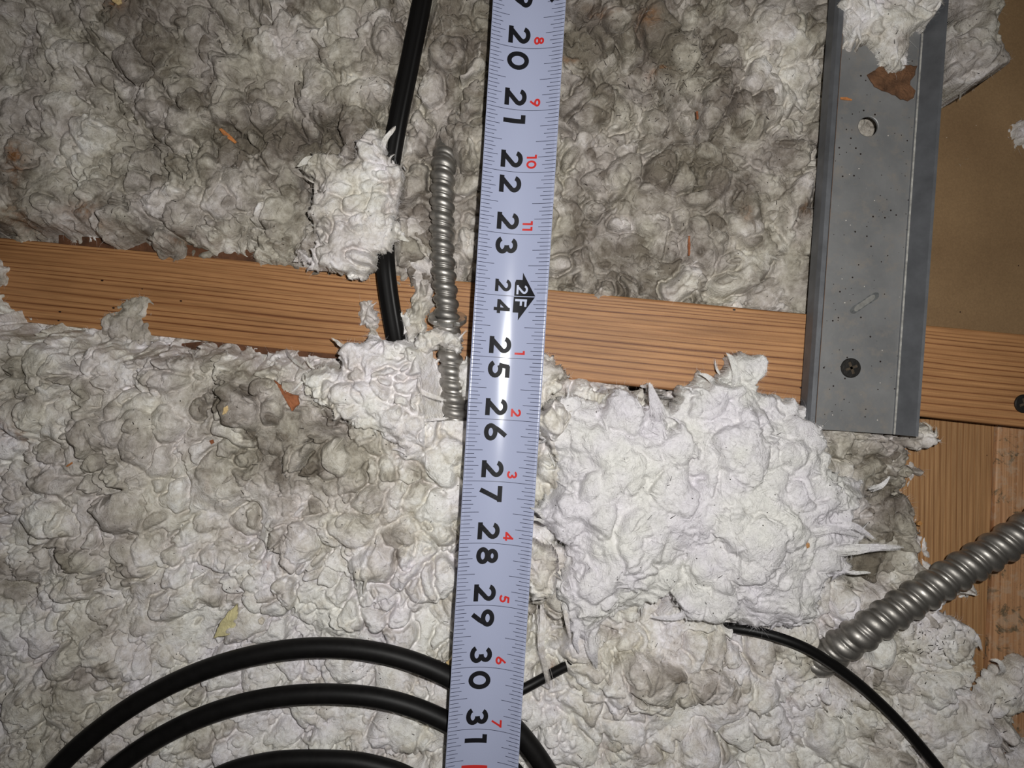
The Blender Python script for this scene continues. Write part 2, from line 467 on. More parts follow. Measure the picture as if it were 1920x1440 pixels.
def spikes(defs, seed):
    """drawn-out pointed wisps made of a thin flat core and many fibres: defs = (points [(px,py,z)...], base radius m)"""
    rng = np.random.default_rng(seed); VV, QQ, off = [], [], 0
    for pts, r0 in defs:
        r0 = r0 * .75
        p = np.array([P(*q) for q in pts]); N = 20
        t = np.linspace(0, 1, len(p)); tt = np.linspace(0, 1, N)
        c = np.stack([np.interp(tt, t, p[:, k]) for k in range(3)], 1)
        for _ in range(3): c[1:-1] = (c[:-2] + 2 * c[1:-1] + c[2:]) / 4
        L = np.linalg.norm(p[-1] - p[0])
        c[:, 0] += np.sin(tt * 5 + seed) * L * .02 * tt; c[:, 1] += np.cos(tt * 6 + seed) * L * .02 * tt
        c[:, 2] -= .0045 * np.clip(1 - tt / .3, 0, 1)
        n = 8; fr = []
        for i in range(N):
            d = c[min(i + 1, N - 1)] - c[max(i - 1, 0)]; d /= np.linalg.norm(d) + 1e-12
            s = np.cross(d, (0, 0, 1)); s /= np.linalg.norm(s) + 1e-12; fr.append((s, np.cross(s, d)))
            r = r0 * min(1, (tt[i] + .02) / .22) ** .5 * (1 - tt[i]) ** 1.05 * .8 + .00004
            a = np.linspace(0, 2 * math.pi, n, endpoint=False)
            rr = r * (1 + .3 * np.sin(a * 2 + tt[i] * 4.0 + seed) + .08 * rng.normal(size=n).clip(-1, 1))
            VV.append(c[i] + np.outer(np.cos(a) * rr * 1.1, fr[i][0]) + np.outer(np.sin(a) * rr * .5, fr[i][1]))
        for i in range(N - 1):
            for j in range(n):
                j2 = (j + 1) % n
                QQ.append((off + i * n + j, off + i * n + j2, off + (i + 1) * n + j2, off + (i + 1) * n + j))
        off += N * n
        for f in range(int(26 + r0 * 40000)):
            a0, a1 = rng.random() * 6.28, rng.normal(0, 1.5); i0 = int(rng.random() * 9); i1 = N - 1 - int(abs(rng.normal(0, 4)))
            if i1 - i0 < 5: continue
            rad = .6 + .8 * rng.random(); fl = rng.normal(0, .5); S = []
            for i in range(i0, i1 + 1, 2):
                u = (i - i0) / (i1 - i0); r = r0 * (1 - tt[i]) ** .9 * rad + L * .05 * abs(fl) * u * u
                a = a0 + a1 * u; q = c[i] + fr[i][0] * math.cos(a) * r + fr[i][1] * abs(math.sin(a)) * r * .6
                S.append((q, fr[i][0] * .000045 * (1 - .6 * u)))
            for q, w in S: VV.append(np.array([q - w, q + w]))
            for i in range(len(S) - 1): QQ.append((off + 2 * i, off + 2 * i + 1, off + 2 * i + 3, off + 2 * i + 2))
            off += 2 * len(S)
    return np.concatenate(VV), np.array(QQ)

def locks(V, A, H, X, Y, rng, nw, wl, wr):
    idx = rng.integers(0, len(V), nw)
    p0 = V[idx].astype(float)
    g = X[0, 1] - X[0, 0]
    cen = V.mean(0)
    d = p0[:, :2] - cen[:2]; d /= np.linalg.norm(d, axis=1)[:, None] + 1e-9
    ang = np.arctan2(d[:, 1], d[:, 0]) + rng.normal(0, 1.1, nw)
    cv = rng.normal(0, .9, nw); L = wl[0] + (wl[1] - wl[0]) * rng.random(nw) ** 1.5; R = wr * (.6 + .9 * rng.random(nw))
    K, n, NF = 8, 6, 9
    def hz(x, y):
        return bilin(H, (y - Y[0, 0]) / g, (x - X[0, 0]) / g)
    x, y = p0[:, 0].copy(), p0[:, 1].copy(); C = []
    zc = hz(x, y)
    for k in range(K):
        t = k / (K - 1); h = hz(x, y); zc = np.maximum(h, zc - .0006) if k else h
        C.append(np.stack([x, y, zc + .00035 * math.sin(math.pi * t) - .0004 * (1 - t)], 1))
        a = ang + cv * t; x = x + np.cos(a) * L / (K - 1); y = y + np.sin(a) * L / (K - 1)
    C = np.stack(C, 1)                                   # nw, K, 3
    T = np.gradient(C, axis=1); T /= np.linalg.norm(T, axis=2)[..., None] + 1e-12
    S = np.cross(T, (0, 0, 1)); S /= np.linalg.norm(S, axis=2)[..., None] + 1e-12
    U = np.cross(S, T)
    t = np.linspace(0, 1, K); pr = np.minimum(1, (t + .05) / .3) ** .6 * (1 - t) ** .8 + .03
    a = np.linspace(0, 2 * math.pi, n, endpoint=False)
    rad = (R[:, None] * pr[None, :])[..., None, None]
    ring = C[:, :, None, :] + S[:, :, None, :] * np.cos(a)[None, None, :, None] * rad * 1.2 + U[:, :, None, :] * np.sin(a)[None, None, :, None] * rad * .55
    VV = [ring.reshape(-1, 3)]; nb = K * n
    q = np.array([(i * n + j, i * n + (j + 1) % n, (i + 1) * n + (j + 1) % n, (i + 1) * n + j) for i in range(K - 1) for j in range(n)])
    QQ = [(q[None] + (np.arange(nw) * nb)[:, None, None]).reshape(-1, 4)]
    off = nw * nb; AA = [np.repeat(A[idx], nb, 0)]
    for f in range(NF):
        a0 = rng.random(nw) * 6.28; tw = rng.normal(0, 1.2, nw); sp = .8 + .9 * rng.random(nw); fl = rng.normal(0, .0005, nw)
        aa = a0[:, None] + tw[:, None] * t[None]
        r = R[:, None] * (pr[None] * sp[:, None])
        c = C + S * (np.cos(aa) * r + fl[:, None] * t[None] ** 2)[..., None] * 1.2 + U * (np.abs(np.sin(aa)) * r * .7 + .00008)[..., None]
        w = S * (.00003 * (1 - .7 * t))[None, :, None]
        rb = np.stack([c - w, c + w], 2).reshape(-1, 3); VV.append(rb)
        qq = np.array([(2 * i, 2 * i + 1, 2 * i + 3, 2 * i + 2) for i in range(K - 1)])
        QQ.append((qq[None] + (off + np.arange(nw) * 2 * K)[:, None, None]).reshape(-1, 4)); off += nw * 2 * K
        AA.append(np.repeat(A[idx], 2 * K, 0))
    return np.concatenate(VV), np.concatenate(QQ), np.concatenate(AA)

SURF = []
def topz(x, y, default=-.089):
    z = default
    for X_, Y_, H_, K_ in SURF:
        g = X_[0, 1] - X_[0, 0]; i = int(round((y - Y_[0, 0]) / g)); j = int(round((x - X_[0, 0]) / g))
        if 0 <= i < H_.shape[0] and 0 <= j < H_.shape[1] and K_[i, j]: z = max(z, float(H_[i, j]))
    return z

def on_wool(px, py, z=-.02):
    for _ in range(5):
        x, y, _z = P(px, py, z); z = .4 * z + .6 * topz(x, y)
    return z

def gridmesh(name, X, Y, H, keep, attr, seed, lean, nstr, smin=.0012, smax=.0040, swid=.000026, bottom=None, extra=None, edgeband=None, outv=None, mat=None, nw=0, wl=(.003, .008), wr=.0007):
    SURF.append((X, Y, H, keep))
    ny, nx = H.shape
    idx = -np.ones(H.shape, np.int64)
    cell = keep[:-1, :-1] & keep[1:, :-1] & keep[:-1, 1:] & keep[1:, 1:]
    use = np.zeros(H.shape, bool)
    use[:-1, :-1] |= cell; use[1:, :-1] |= cell; use[:-1, 1:] |= cell; use[1:, 1:] |= cell
    idx[use] = np.arange(use.sum())
    g = abs(X[0, 1] - X[0, 0])
    Hs = blur(H, .0030 / g)
    k = np.clip(H - Hs, -.002, .004)
    f = fnoise(H.shape, .02, seed + 400, g) * 2.2
    DX = np.cos(f) * k * lean; DY = np.sin(f) * k * lean
    V = np.stack([(X + DX)[use], (Y + DY)[use], H[use]], 1)
    a = idx[:-1, :-1][cell]; b = idx[:-1, 1:][cell]; c = idx[1:, 1:][cell]; d = idx[1:, :-1][cell]
    Q = np.stack([a, b, c, d], 1)
    A = attr[use]
    if bottom is not None:          # skirt and underside
        nv = len(V)
        full = cell.copy(); cp = np.pad(full, 1)
        skirt = []
        vb = V.copy(); vb[:, 2] = np.minimum(vb[:, 2] - .0004, bottom[use] if isinstance(bottom, np.ndarray) else bottom)
        for dy, dx, c1, c2 in ((-1, 0, a, b), (0, 1, b, c), (1, 0, c, d), (0, -1, d, a)):
            nb = cp[1 + dy:cp.shape[0] - 1 + dy, 1 + dx:cp.shape[1] - 1 + dx][cell]
            m = ~nb
            skirt.append(np.stack([c2[m], c1[m], c1[m] + nv, c2[m] + nv], 1))
        V = np.concatenate([V, vb]); A = np.concatenate([A, A])
        Q = np.concatenate([Q] + skirt)
        # drop unused underside vertices
        used = np.zeros(len(V), bool); used[:nv] = True; used[Q.ravel()] = True
        re = np.cumsum(used) - 1
        V = V[used]; A = A[used]; Q = re[Q]
    ntop = int(use.sum())
    rng = np.random.default_rng(seed + 77)
    parts_V, parts_Q, parts_A = [V], [Q], [A]; off = len(V)
    if nstr > 0:
        pick = np.arange(ntop)
        W, QQ = strands(V, pick, rng, nstr, smin, smax, swid)
        parts_V.append(W); parts_Q.append(QQ + off); off += len(W)
        parts_A.append(np.tile(A.mean(0) * np.array([.3, 0, 0, 1]), (len(W), 1)))
    if edgeband is not None:
        eb = np.nonzero(edgeband[use])[0]
        if len(eb):
            W, QQ = strands(V, eb, rng, max(60, int(len(eb) / 2.0)), .0006, .0028, .000032, outv[use])
            parts_V.append(W); parts_Q.append(QQ + off); off += len(W)
            parts_A.append(np.tile(A.mean(0) * np.array([.3, 0, 0, 1]), (len(W), 1)))
    if nw:          # short locks of fibre lying on the surface
        W, QQ, AA = locks(V[:ntop], A[:ntop], H, X, Y, rng, nw, wl, wr)
        parts_V.append(W); parts_Q.append(QQ + off); off += len(W); parts_A.append(AA)
    if extra:
        W, QQ = spikes(extra, seed + 5)
        parts_V.append(W); parts_Q.append(QQ + off); off += len(W)
        parts_A.append(np.tile(A.mean(0) * np.array([.6, 0, 0, 1]), (len(W), 1)))
    return mesh_np(name, np.concatenate(parts_V), np.concatenate(parts_Q), mat or WOOL, attr=np.concatenate(parts_A))

def gau(X, Y, px, py, rx, ry, z=-.02, ang=0):
    cx, cy, _ = P(px, py, z); s = (CZ - z) / F
    c, sn = math.cos(math.radians(ang)), math.sin(math.radians(ang))
    dx, dy = X - cx, -(Y - cy)
    return np.exp(-(((dx * c + dy * sn) / (rx * s)) ** 2 + ((-dx * sn + dy * c) / (ry * s)) ** 2))

# ------------------------------------------------------------------ cable and conduit centre lines (used to seat the wool under them)
def spline(pts, n):
    p = np.array(pts, float); m = len(p)
    d = np.concatenate([[0], np.cumsum(np.linalg.norm(np.diff(p, axis=0), axis=1))])
    t = np.linspace(0, d[-1], n); out = np.zeros((n, 3))
    mt = np.gradient(p, d, axis=0)
    for j, tt in enumerate(t):
        i = min(np.searchsorted(d, tt, side='right') - 1, m - 2); h = d[i + 1] - d[i]; u = (tt - d[i]) / h
        out[j] = ((1 + 2 * u) * (1 - u) ** 2) * p[i] + u * (1 - u) ** 2 * h * mt[i] + u * u * (3 - 2 * u) * p[i + 1] + u * u * (u - 1) * h * mt[i + 1]
    return out

def line(pts): return [P(*q) for q in pts]
LOOP1 = line([(40, 1545, -.009), (108, 1440, -.009), (200, 1357, -.009), (300, 1293, -.009), (450, 1235, -.0085), (600, 1214, -.0085), (730, 1228, -.0085), (845, 1271, -.009), (930, 1330, -.010), (1022, 1440, -.009), (1070, 1545, -.009)])
LOOP2 = line([(120, 1545, -.010), (218, 1438, -.010), (320, 1371, -.010), (440, 1323, -.0095), (610, 1301, -.0095), (730, 1313, -.0095), (840, 1354, -.010), (930, 1415, -.010), (1000, 1500, -.010), (1020, 1545, -.010)])
LOOP3 = line([(330, 1530, -.011), (400, 1462, -.011), (490, 1432, -.011), (590, 1425, -.011), (690, 1433, -.011), (770, 1460, -.011), (850, 1530, -.011)])
THIN = line([(880, 1345, -.012), (930, 1318, -.012), (985, 1290, -.014), (1060, 1250, -.020), (1200, 1195, -.032), (1300, 1178, -.028), (1355, 1176, -.019), (1430, 1187, -.0125), (1500, 1210, -.009), (1575, 1255, -.009), (1650, 1318, -.010), (1720, 1392, -.010), (1780, 1470, -.010), (1820, 1545, -.010)])
BAND = line([(815, -130, -.022), (792, 0, -.022), (768, 120, -.023), (742, 250, -.025), (728, 340, -.0285), (722, 430, -.0275), (723, 500, -.023), (730, 560, -.024), (740, 620, -.026), (752, 690, -.031)])
COND1 = line([(838, 270, -.034), (832, 310, -.0255), (830, 370, -.022), (829, 440, -.021), (831, 500, -.0205), (836, 560, -.0205), (840, 620, -.021), (845, 680, -.021), (850, 740, -.023), (856, 800, -.027), (862, 850, -.034)])
COND2 = line([(1500, 1262, -.036), (1545, 1232, -.022), (1620, 1185, -.012), (1700, 1133, -.011), (1780, 1083, -.011), (1860, 1035, -.011), (1940, 985, -.010), (2020, 938, -.010)])
R1, RT, RB, RC1, RC2 = .0042, .0022, .0043, .0056, .0078

def seat(H, X, Y, path, r, sink=.35):
    """keep the wool below the upper part of a cable lying in it"""
    p = spline(path, 40)
    lim = np.full(H.shape, 9.0)
    for i in range(39):
        a, b = p[i], p[i + 1]
        x0, x1 = min(a[0], b[0]) - 2.2 * r, max(a[0], b[0]) + 2.2 * r; y0, y1 = min(a[1], b[1]) - 2.2 * r, max(a[1], b[1]) + 2.2 * r
        m = (X > x0) & (X < x1) & (Y > y0) & (Y < y1)
        if not m.any(): continue
        xs, ys = X[m], Y[m]; ex, ey = b[0] - a[0], b[1] - a[1]
        t = np.clip(((xs - a[0]) * ex + (ys - a[1]) * ey) / (ex * ex + ey * ey), 0, 1)
        d = np.hypot(xs - a[0] - t * ex, ys - a[1] - t * ey) / r
        zc = a[2] + t * (b[2] - a[2])
        l = zc - sink * r + np.maximum(0, d - 1.0) * r * 1.6
        l = np.where(d < 2.2, l, 9)
        lim[m] = np.minimum(lim[m], l)
    return np.minimum(H, lim)

zl, zr = -.0475, -.010        # height of the joist top at its left and right end
# ------------------------------------------------------------------ the two insulation beds
MARG = 120
ZN = -.020
x0, y1, _ = P(-MARG, -MARG, ZN); x1, y0, _ = P(1920 + MARG, 1440 + MARG, ZN)
NX = int((x1 - x0) / GS); NY = int((y1 - y0) / GS)
GX = x0 + np.arange(NX) * GS; GY = y0 + np.arange(NY) * GS
X, Y = np.meshgrid(GX, GY)

UP = [(-200, -200), (-200, 440), (0, 441), (30, 449), (100, 452), (150, 461), (190, 455), (230, 462), (270, 464), (292, 480), (335, 486), (362, 476), (400, 476), (480, 484), (545, 492),
      (600, 508), (700, 520), (750, 530), (860, 528), (900, 530), (960, 538), (1035, 541), (1100, 547), (1200, 557), (1300, 566), (1400, 575), (1450, 582), (1540, 592), (1575, 590), (1660, 300), (1735, 120), (1735, -200)]
LO = [(-200, 480), (0, 478), (12, 500), (10, 560), (28, 580), (60, 606), (80, 617), (130, 612), (180, 620), (240, 630), (320, 640), (400, 645), (500, 660), (620, 672), (720, 690), (830, 702), (960, 715), (1070, 722),
      (1140, 728), (1200, 738), (1290, 745), (1380, 742), (1480, 752), (1530, 765), (1560, 800), (1640, 812), (1700, 835), (1715, 880), (1690, 930), (1720, 965), (1732, 1040), (1770, 1072), (1828, 1085),
      (1826, 1115), (1775, 1128), (1760, 1150), (1790, 1170), (1830, 1190), (1836, 1240), (1820, 1295), (1800, 1312), (1862, 1306), (1890, 1330), (1886, 1400), (1890, 1600), (-200, 1600)]

def W2(pts, z): return [P(a, b, z)[:2] for a, b in pts]

seedshape = X.shape
broad = fnoise(seedshape, .085, 11)
mid = fnoise(seedshape, .032, 12)
edge = fnoise(seedshape, .012, 13) * .0011 + fnoise(seedshape, .004, 14) * .0006 + fnoise(seedshape, .002, 15) * .00025

def stain_and_shade(X, Y, dirt0):
    A = np.zeros(X.shape + (4,)); A[..., 3] = 1
    d = np.full(X.shape, dirt0) if np.isscalar(dirt0) else dirt0.copy()
    for px, py, rx, ry, a in DIRT_SHADE: d = d + 1.35 * a * gau(X, Y, px, py, rx, ry)
    A[..., 0] = np.clip(d, -.3, 1.3)
    b = np.zeros(X.shape)
    for px, py, rx, ry, a in BROWNS: b = b + a * gau(X, Y, px, py, rx, ry)
    A[..., 1] = np.clip(b, 0, 1)
    return A

DIRT_SHADE = [(450, 235, 110, 60, .30), (270, 270, 60, 50, .35), (560, 240, 110, 50, .30), (620, 290, 60, 60, .25), (600, 420, 60, 60, .15), (330, 120, 120, 80, .15), (1120, 60, 80, 60, .35),  # grey dirt patches, plus shade painted into pits and left of the clump
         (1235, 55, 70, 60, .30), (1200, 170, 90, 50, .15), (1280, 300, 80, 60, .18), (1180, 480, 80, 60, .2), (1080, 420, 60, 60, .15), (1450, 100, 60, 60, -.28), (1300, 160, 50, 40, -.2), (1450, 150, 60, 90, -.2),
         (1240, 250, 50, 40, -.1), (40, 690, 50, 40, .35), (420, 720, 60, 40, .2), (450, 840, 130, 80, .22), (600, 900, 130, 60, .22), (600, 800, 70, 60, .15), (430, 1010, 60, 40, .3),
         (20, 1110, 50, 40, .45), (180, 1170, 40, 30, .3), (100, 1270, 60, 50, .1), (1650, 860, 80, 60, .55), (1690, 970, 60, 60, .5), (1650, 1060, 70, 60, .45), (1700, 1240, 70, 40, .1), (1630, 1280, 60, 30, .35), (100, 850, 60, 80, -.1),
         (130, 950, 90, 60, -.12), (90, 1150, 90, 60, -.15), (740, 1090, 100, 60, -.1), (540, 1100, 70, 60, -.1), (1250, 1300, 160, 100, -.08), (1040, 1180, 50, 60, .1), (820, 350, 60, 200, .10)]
BROWNS = [(10, 280, 22, 22, .7), (10, 400, 25, 25, .5), (135, 385, 30, 16, .8), (10, 310, 15, 40, .5), (210, 8, 24, 10, .8), (180, 418, 20, 8, .4), (1215, 30, 18, 20, .7), (1135, 15, 30, 8, .5), (1232, 118, 12, 8, .7),
          (310, 438, 8, 8, .5), (20, 800, 25, 25, .5), (60, 815, 10, 25, .6), (15, 740, 20, 30, .25), (1400, 400, 9, 14, .5), (1510, 390, 8, 10, .4), (500, 1058, 8, 8, .6), (1035, 1250, 6, 8, .9), (1065, 110, 20, 6, .5), (400, 905, 8, 20, .2), (1140, 1405, 12, 8, .4), (1320, 880, 40, 30, .15), (1485, 1320, 8, 8, .5)]

PITS = [(275, 268, 24, 16, 8, 20), (95, 112, 22, 7, 6, 15), (292, 205, 8, 20, 5, -10), (5, 133, 12, 6, 5, 0), (655, 262, 12, 26, 9, -10), (560, 325, 14, 20, 5, 30), (455, 250, 26, 18, 4, 20), (590, 225, 25, 14, 4, 0), (860, 275, 12, 12, 8, 20), (1190, 90, 14, 6, 4, 30),
        (1480, 15, 8, 16, 5, 0), (1180, 370, 14, 14, 4, 0), (1060, 260, 14, 18, 5, 0), (1210, 540, 20, 10, 5, 0), (1110, 545, 14, 6, 6, 0), (1420, 40, 16, 50, 3, 0),
        (38, 690, 34, 14, 10, 25), (128, 685, 26, 6, 6, -10), (45, 815, 6, 44, 6, -15), (40, 838, 8, 8, 6, 0), (30, 1100, 30, 14, 7, -20), (190, 1165, 14, 10, 7, 20), (270, 850, 8, 30, 3, -35), (305, 880, 30, 4, 3, 10), (10, 1000, 16, 12, 5, -30),
        (430, 1010, 26, 8, 5, 20), (480, 1140, 6, 44, 4, -38), (350, 1100, 5, 14, 4, -20), (120, 1195, 30, 8, 4, 30), (370, 660, 30, 8, 5, 10), (240, 1110, 26, 6, 3, -20), (850, 1000, 40, 10, 5, 20), (840, 1030, 14, 14, 4, 0),
        (1000, 1190, 26, 44, 16, 0), (1060, 1210, 22, 36, 14, 0), (1145, 1200, 30, 18, 10, 0), (1132, 1220, 8, 20, 8, 0), (1235, 735, 46, 22, 30, 8), (1275, 760, 22, 24, 24, 0), (1150, 735, 40, 12, 12, 5), (1640, 840, 70, 16, 10, 5), (1620, 1040, 60, 30, 12, 0), (1680, 930, 30, 30, 12, 0), (1000, 900, 30, 60, 10, 0), (1050, 1040, 16, 24, 12, 0),
        (1040, 1340, 10, 30, 4, 0), (1120, 1380, 12, 30, 4, 0), (820, 640, 40, 30, 6, 0), (545, 735, 16, 20, 4, 0), (730, 850, 50, 16, 9, 30), (620, 800, 60, 20, 10, 35), (570, 390, 14, 60, 8, 0), (545, 320, 16, 30, 7, 0), (668, 280, 14, 30, 9, 0), (865, 900, 10, 40, 5, 0)]
# broad swellings: px, py, rx, ry, mm, angle
SWELLS = [(1322, 1176, 26, 14, 12, 0), (230, 80, 22, 50, 5, -8), (150, 60, 60, 40, 4, 0), (60, 120, 40, 30, 3, 0), (420, 110, 30, 40, 4, 0), (330, 190, 18, 26, 5, 0), (140, 290, 24, 30, 4, 20), (310, 330, 80, 26, 5, 10), (400, 350, 45, 35, 5, 0), (180, 420, 60, 22, 4, 0), (470, 440, 50, 26, 5, 0), (430, 280, 30, 14, 4, 25),
          (530, 60, 50, 40, 3, 0), (650, 120, 50, 60, 4, 0), (700, 60, 24, 50, 4, 10), (820, 150, 24, 40, 3, 0), (870, 90, 20, 30, 4, 0), (880, 250, 20, 24, 4, 0), (885, 380, 18, 30, 4, 0),
          (1430, 55, 40, 40, 8, 20), (1510, 70, 36, 44, 7, -20), (1360, 90, 22, 60, 5, 10), (1465, 170, 38, 50, 5, -20), (1380, 200, 70, 20, 4, -20), (1285, 180, 28, 26, 5, 0), (1155, 265, 50, 36, 5, 0), (1090, 110, 40, 24, 4, 0), (1170, 50, 40, 16, 3, 0), (1110, 350, 36, 40, 5, 0), (1235, 380, 40, 26, 4, 10),
          (1350, 290, 30, 24, 3, 0), (1440, 340, 30, 36, 4, 0), (1500, 370, 26, 20, 4, 0), (1100, 475, 50, 22, 4, -10), (1210, 460, 40, 20, 3, 30), (1330, 450, 60, 24, 4, 20), (1400, 500, 40, 26, 4, 0), (1300, 520, 30, 20, 4, 0),
          (95, 800, 50, 80, 7, -10), (160, 830, 60, 60, 5, 0), (60, 740, 30, 50, 3, 0), (20, 880, 30, 30, 5, 0), (230, 700, 40, 30, 4, 0), (330, 720, 30, 60, 4, 10), (320, 850, 40, 24, 5, 15), (290, 900, 16, 50, 4, -35), (110, 980, 50, 46, 5, 0), (210, 1050, 80, 40, 6, 20), (60, 1180, 60, 40, 7, -10), (30, 1230, 30, 30, 5, 0), (130, 1260, 40, 30, 4, 0),
          (330, 1100, 50, 40, 4, 0), (430, 1060, 60, 14, 4, -15), (510, 1110, 55, 40, 7, 30), (580, 1085, 50, 26, 5, -20), (560, 1005, 90, 34, 5, -10), (770, 1075, 65, 40, 7, 10), (840, 1080, 30, 30, 4, 0), (700, 1130, 60, 24, 5, 30), (760, 1180, 60, 20, 4, 30), (700, 880, 60, 40, 3, 0), (800, 900, 40, 30, 4, 0), (830, 960, 60, 14, 5, 12), (820, 1000, 60, 12, 5, 15), (480, 1190, 40, 30, 3, 0), (620, 1170, 50, 20, 3, 0),
          (1120, 1240, 60, 26, 7, 20), (1200, 1270, 60, 40, 6, 0), (1280, 1180, 26, 40, 6, 0), (1350, 1240, 44, 50, 6, -20), (1070, 1340, 22, 46, 6, 0), (1110, 1340, 18, 40, 5, 0), (1010, 1330, 30, 50, 5, 0), (1200, 1370, 50, 50, 6, 30), (1350, 1330, 40, 50, 5, 20), (1450, 1310, 60, 50, 4, 0), (1500, 1380, 60, 40, 4, 0), (1480, 1250, 40, 30, 3, 0), (1300, 1400, 40, 40, 4, 0), (1600, 1340, 40, 40, 4, 0), (1550, 1300, 30, 30, 4, 0),
          (1700, 1210, 60, 44, 5, 0), (1790, 1230, 30, 50, 5, 0), (1620, 1220, 30, 20, 3, 0), (1680, 1420, 60, 30, 4, 0), (1800, 1370, 70, 40, 6, -10), (1850, 1430, 40, 40, 5, 0)]

def support(X, Y):
    """top of what the wool lies against: the joist, else the boards at the lower right"""
    xl, xr = P(-160, 500, zl)[0], P(2080, 700, zr)[0]
    zj = zl + (zr - zl) * (X - xl) / (xr - xl)
    yj = np.interp(X, [P(-160, 582, zl)[0], P(2080, 818, zr)[0]], [P(-160, 590, zl)[1], P(2080, 818, zr)[1]])
    return np.where((Y < yj - .004) & (X > P(1600, 900, -.034)[0]), -.0345, zj)

def bed(name, label, poly, base0, tilt, seed, dirt0, relief, extra):
    zq = lambda a, b: -.0335 if (a > 1590 and b > 790) else (zl + .001 + (zr - zl) * (a + 160) / 2240)
    sd = poly_sd(X, Y, [P(a, b, zq(a, b))[:2] for a, b in poly]) + edge
    base = base0 + tilt[0] * X + tilt[1] * Y + broad * .0020 + mid * .0023
    for px, py, rx, ry, mm, an in SWELLS: base = base + .00062 * mm * gau(X, Y, px, py, rx, ry, ZN, an)
    for px, py, rx, ry, mm, an in PITS: base = base - .0014 * mm * gau(X, Y, px, py, rx, ry, ZN, an)
    M = sd > -.006
    rows = np.nonzero((sd > -.005).any(1))[0]; r0, r1 = max(0, rows[0] - 3), min(NY, rows[-1] + 4)
    s = slice(r0, r1)
    H, tint = lumpy(base[s], M[s], seed, GS, relief=relief, big=(.0050, .0105), sc=.84, cr=1.05)
    sds = sd[s]
    zs = support(X[s], Y[s])
    w = np.clip(1 - sds / .011, 0, 1); w = w * w * (3 - 2 * w)
    H2 = H - np.maximum(base[s] - zs - .0002, 0) * w
    e = np.clip(sds / .0022, 0, 1)
    H2 = np.where(sds > 0, zs + (H2 - zs) * (.3 + .7 * np.sqrt(1 - (1 - e) ** 2)), zs + (H2 - zs) * .3 + 1.3 * sds)
    for path, r, sk in ((LOOP1, R1, .5), (LOOP2, R1, .5), (LOOP3, R1, .5), (THIN, RT, .2), (BAND, RB, .35), (COND1, RC1, .1), (COND2, RC2, .2)):
        if path is COND2: H2 = np.where(X[s] > P(1556, 0, -.02)[0], seat(H2, X[s], Y[s], path, r, sk), H2)
        elif path is COND1:
            H2 = np.where((Y[s] < P(0, 330, -.02)[1]) & (Y[s] > P(0, 790, -.02)[1]), seat(H2, X[s], Y[s], path, r, sk), H2)
        elif path is THIN: H2 = np.where((X[s] > P(1376, 0, -.013)[0]) | (X[s] < P(1062, 0, -.018)[0]), seat(H2, X[s], Y[s], path, r, sk), H2)
        else: H2 = seat(H2, X[s], Y[s], path, r, sk)
    # keep the tape clear
    tx = (X[s] - P(993 - .0622 * 720, 720, 0)[0]) + .0622 * Y[s] * 1.0
    H2 = np.where(np.abs(tx) < .0175, np.minimum(H2, -.0035), H2)
    A = stain_and_shade(X[s], Y[s], dirt0 + broad[s] * .10 + mid[s] * .07 + tint * 1.15)
    gy, gx = np.gradient(sds)
    o = gridmesh(name, X[s], Y[s], H2, sds > -.0045, A, seed, .25, int(17000 * (r1 - r0) / NY * 1.2), extra=extra, nw=900,
                 edgeband=(sds > .0002) & (sds < .0014), outv=np.stack([-gx, -gy], -1) / GS)
    tag(o, label, 'insulation', kind='stuff')
    return o

bed('loose_insulation', 'grey-white loose mineral wool filling the bay above the timber joist', UP, -.0255, (0.0, .0), 100, .66, 1.0,
    [([(720, 265, -.02), (735, 250, -.014), (742, 238, -.011)], .0008)])
bed('loose_insulation', 'lighter loose mineral wool spread below the timber joist, with the black cable loops on it', LO, -.0175, (0, .012), 200, .31, 1.0,
    [([(1015, 1140, -.012), (1018, 1180, -.010), (1012, 1215, -.010), (1022, 1260, -.013), (1030, 1290, -.016)], .0022),
     ([(1060, 1130, -.008), (1064, 1170, -.009), (1068, 1195, -.010)], .0016),
     ([(530, 655, -.03), (555, 680, -.02), (570, 690, -.016)], .0010)])

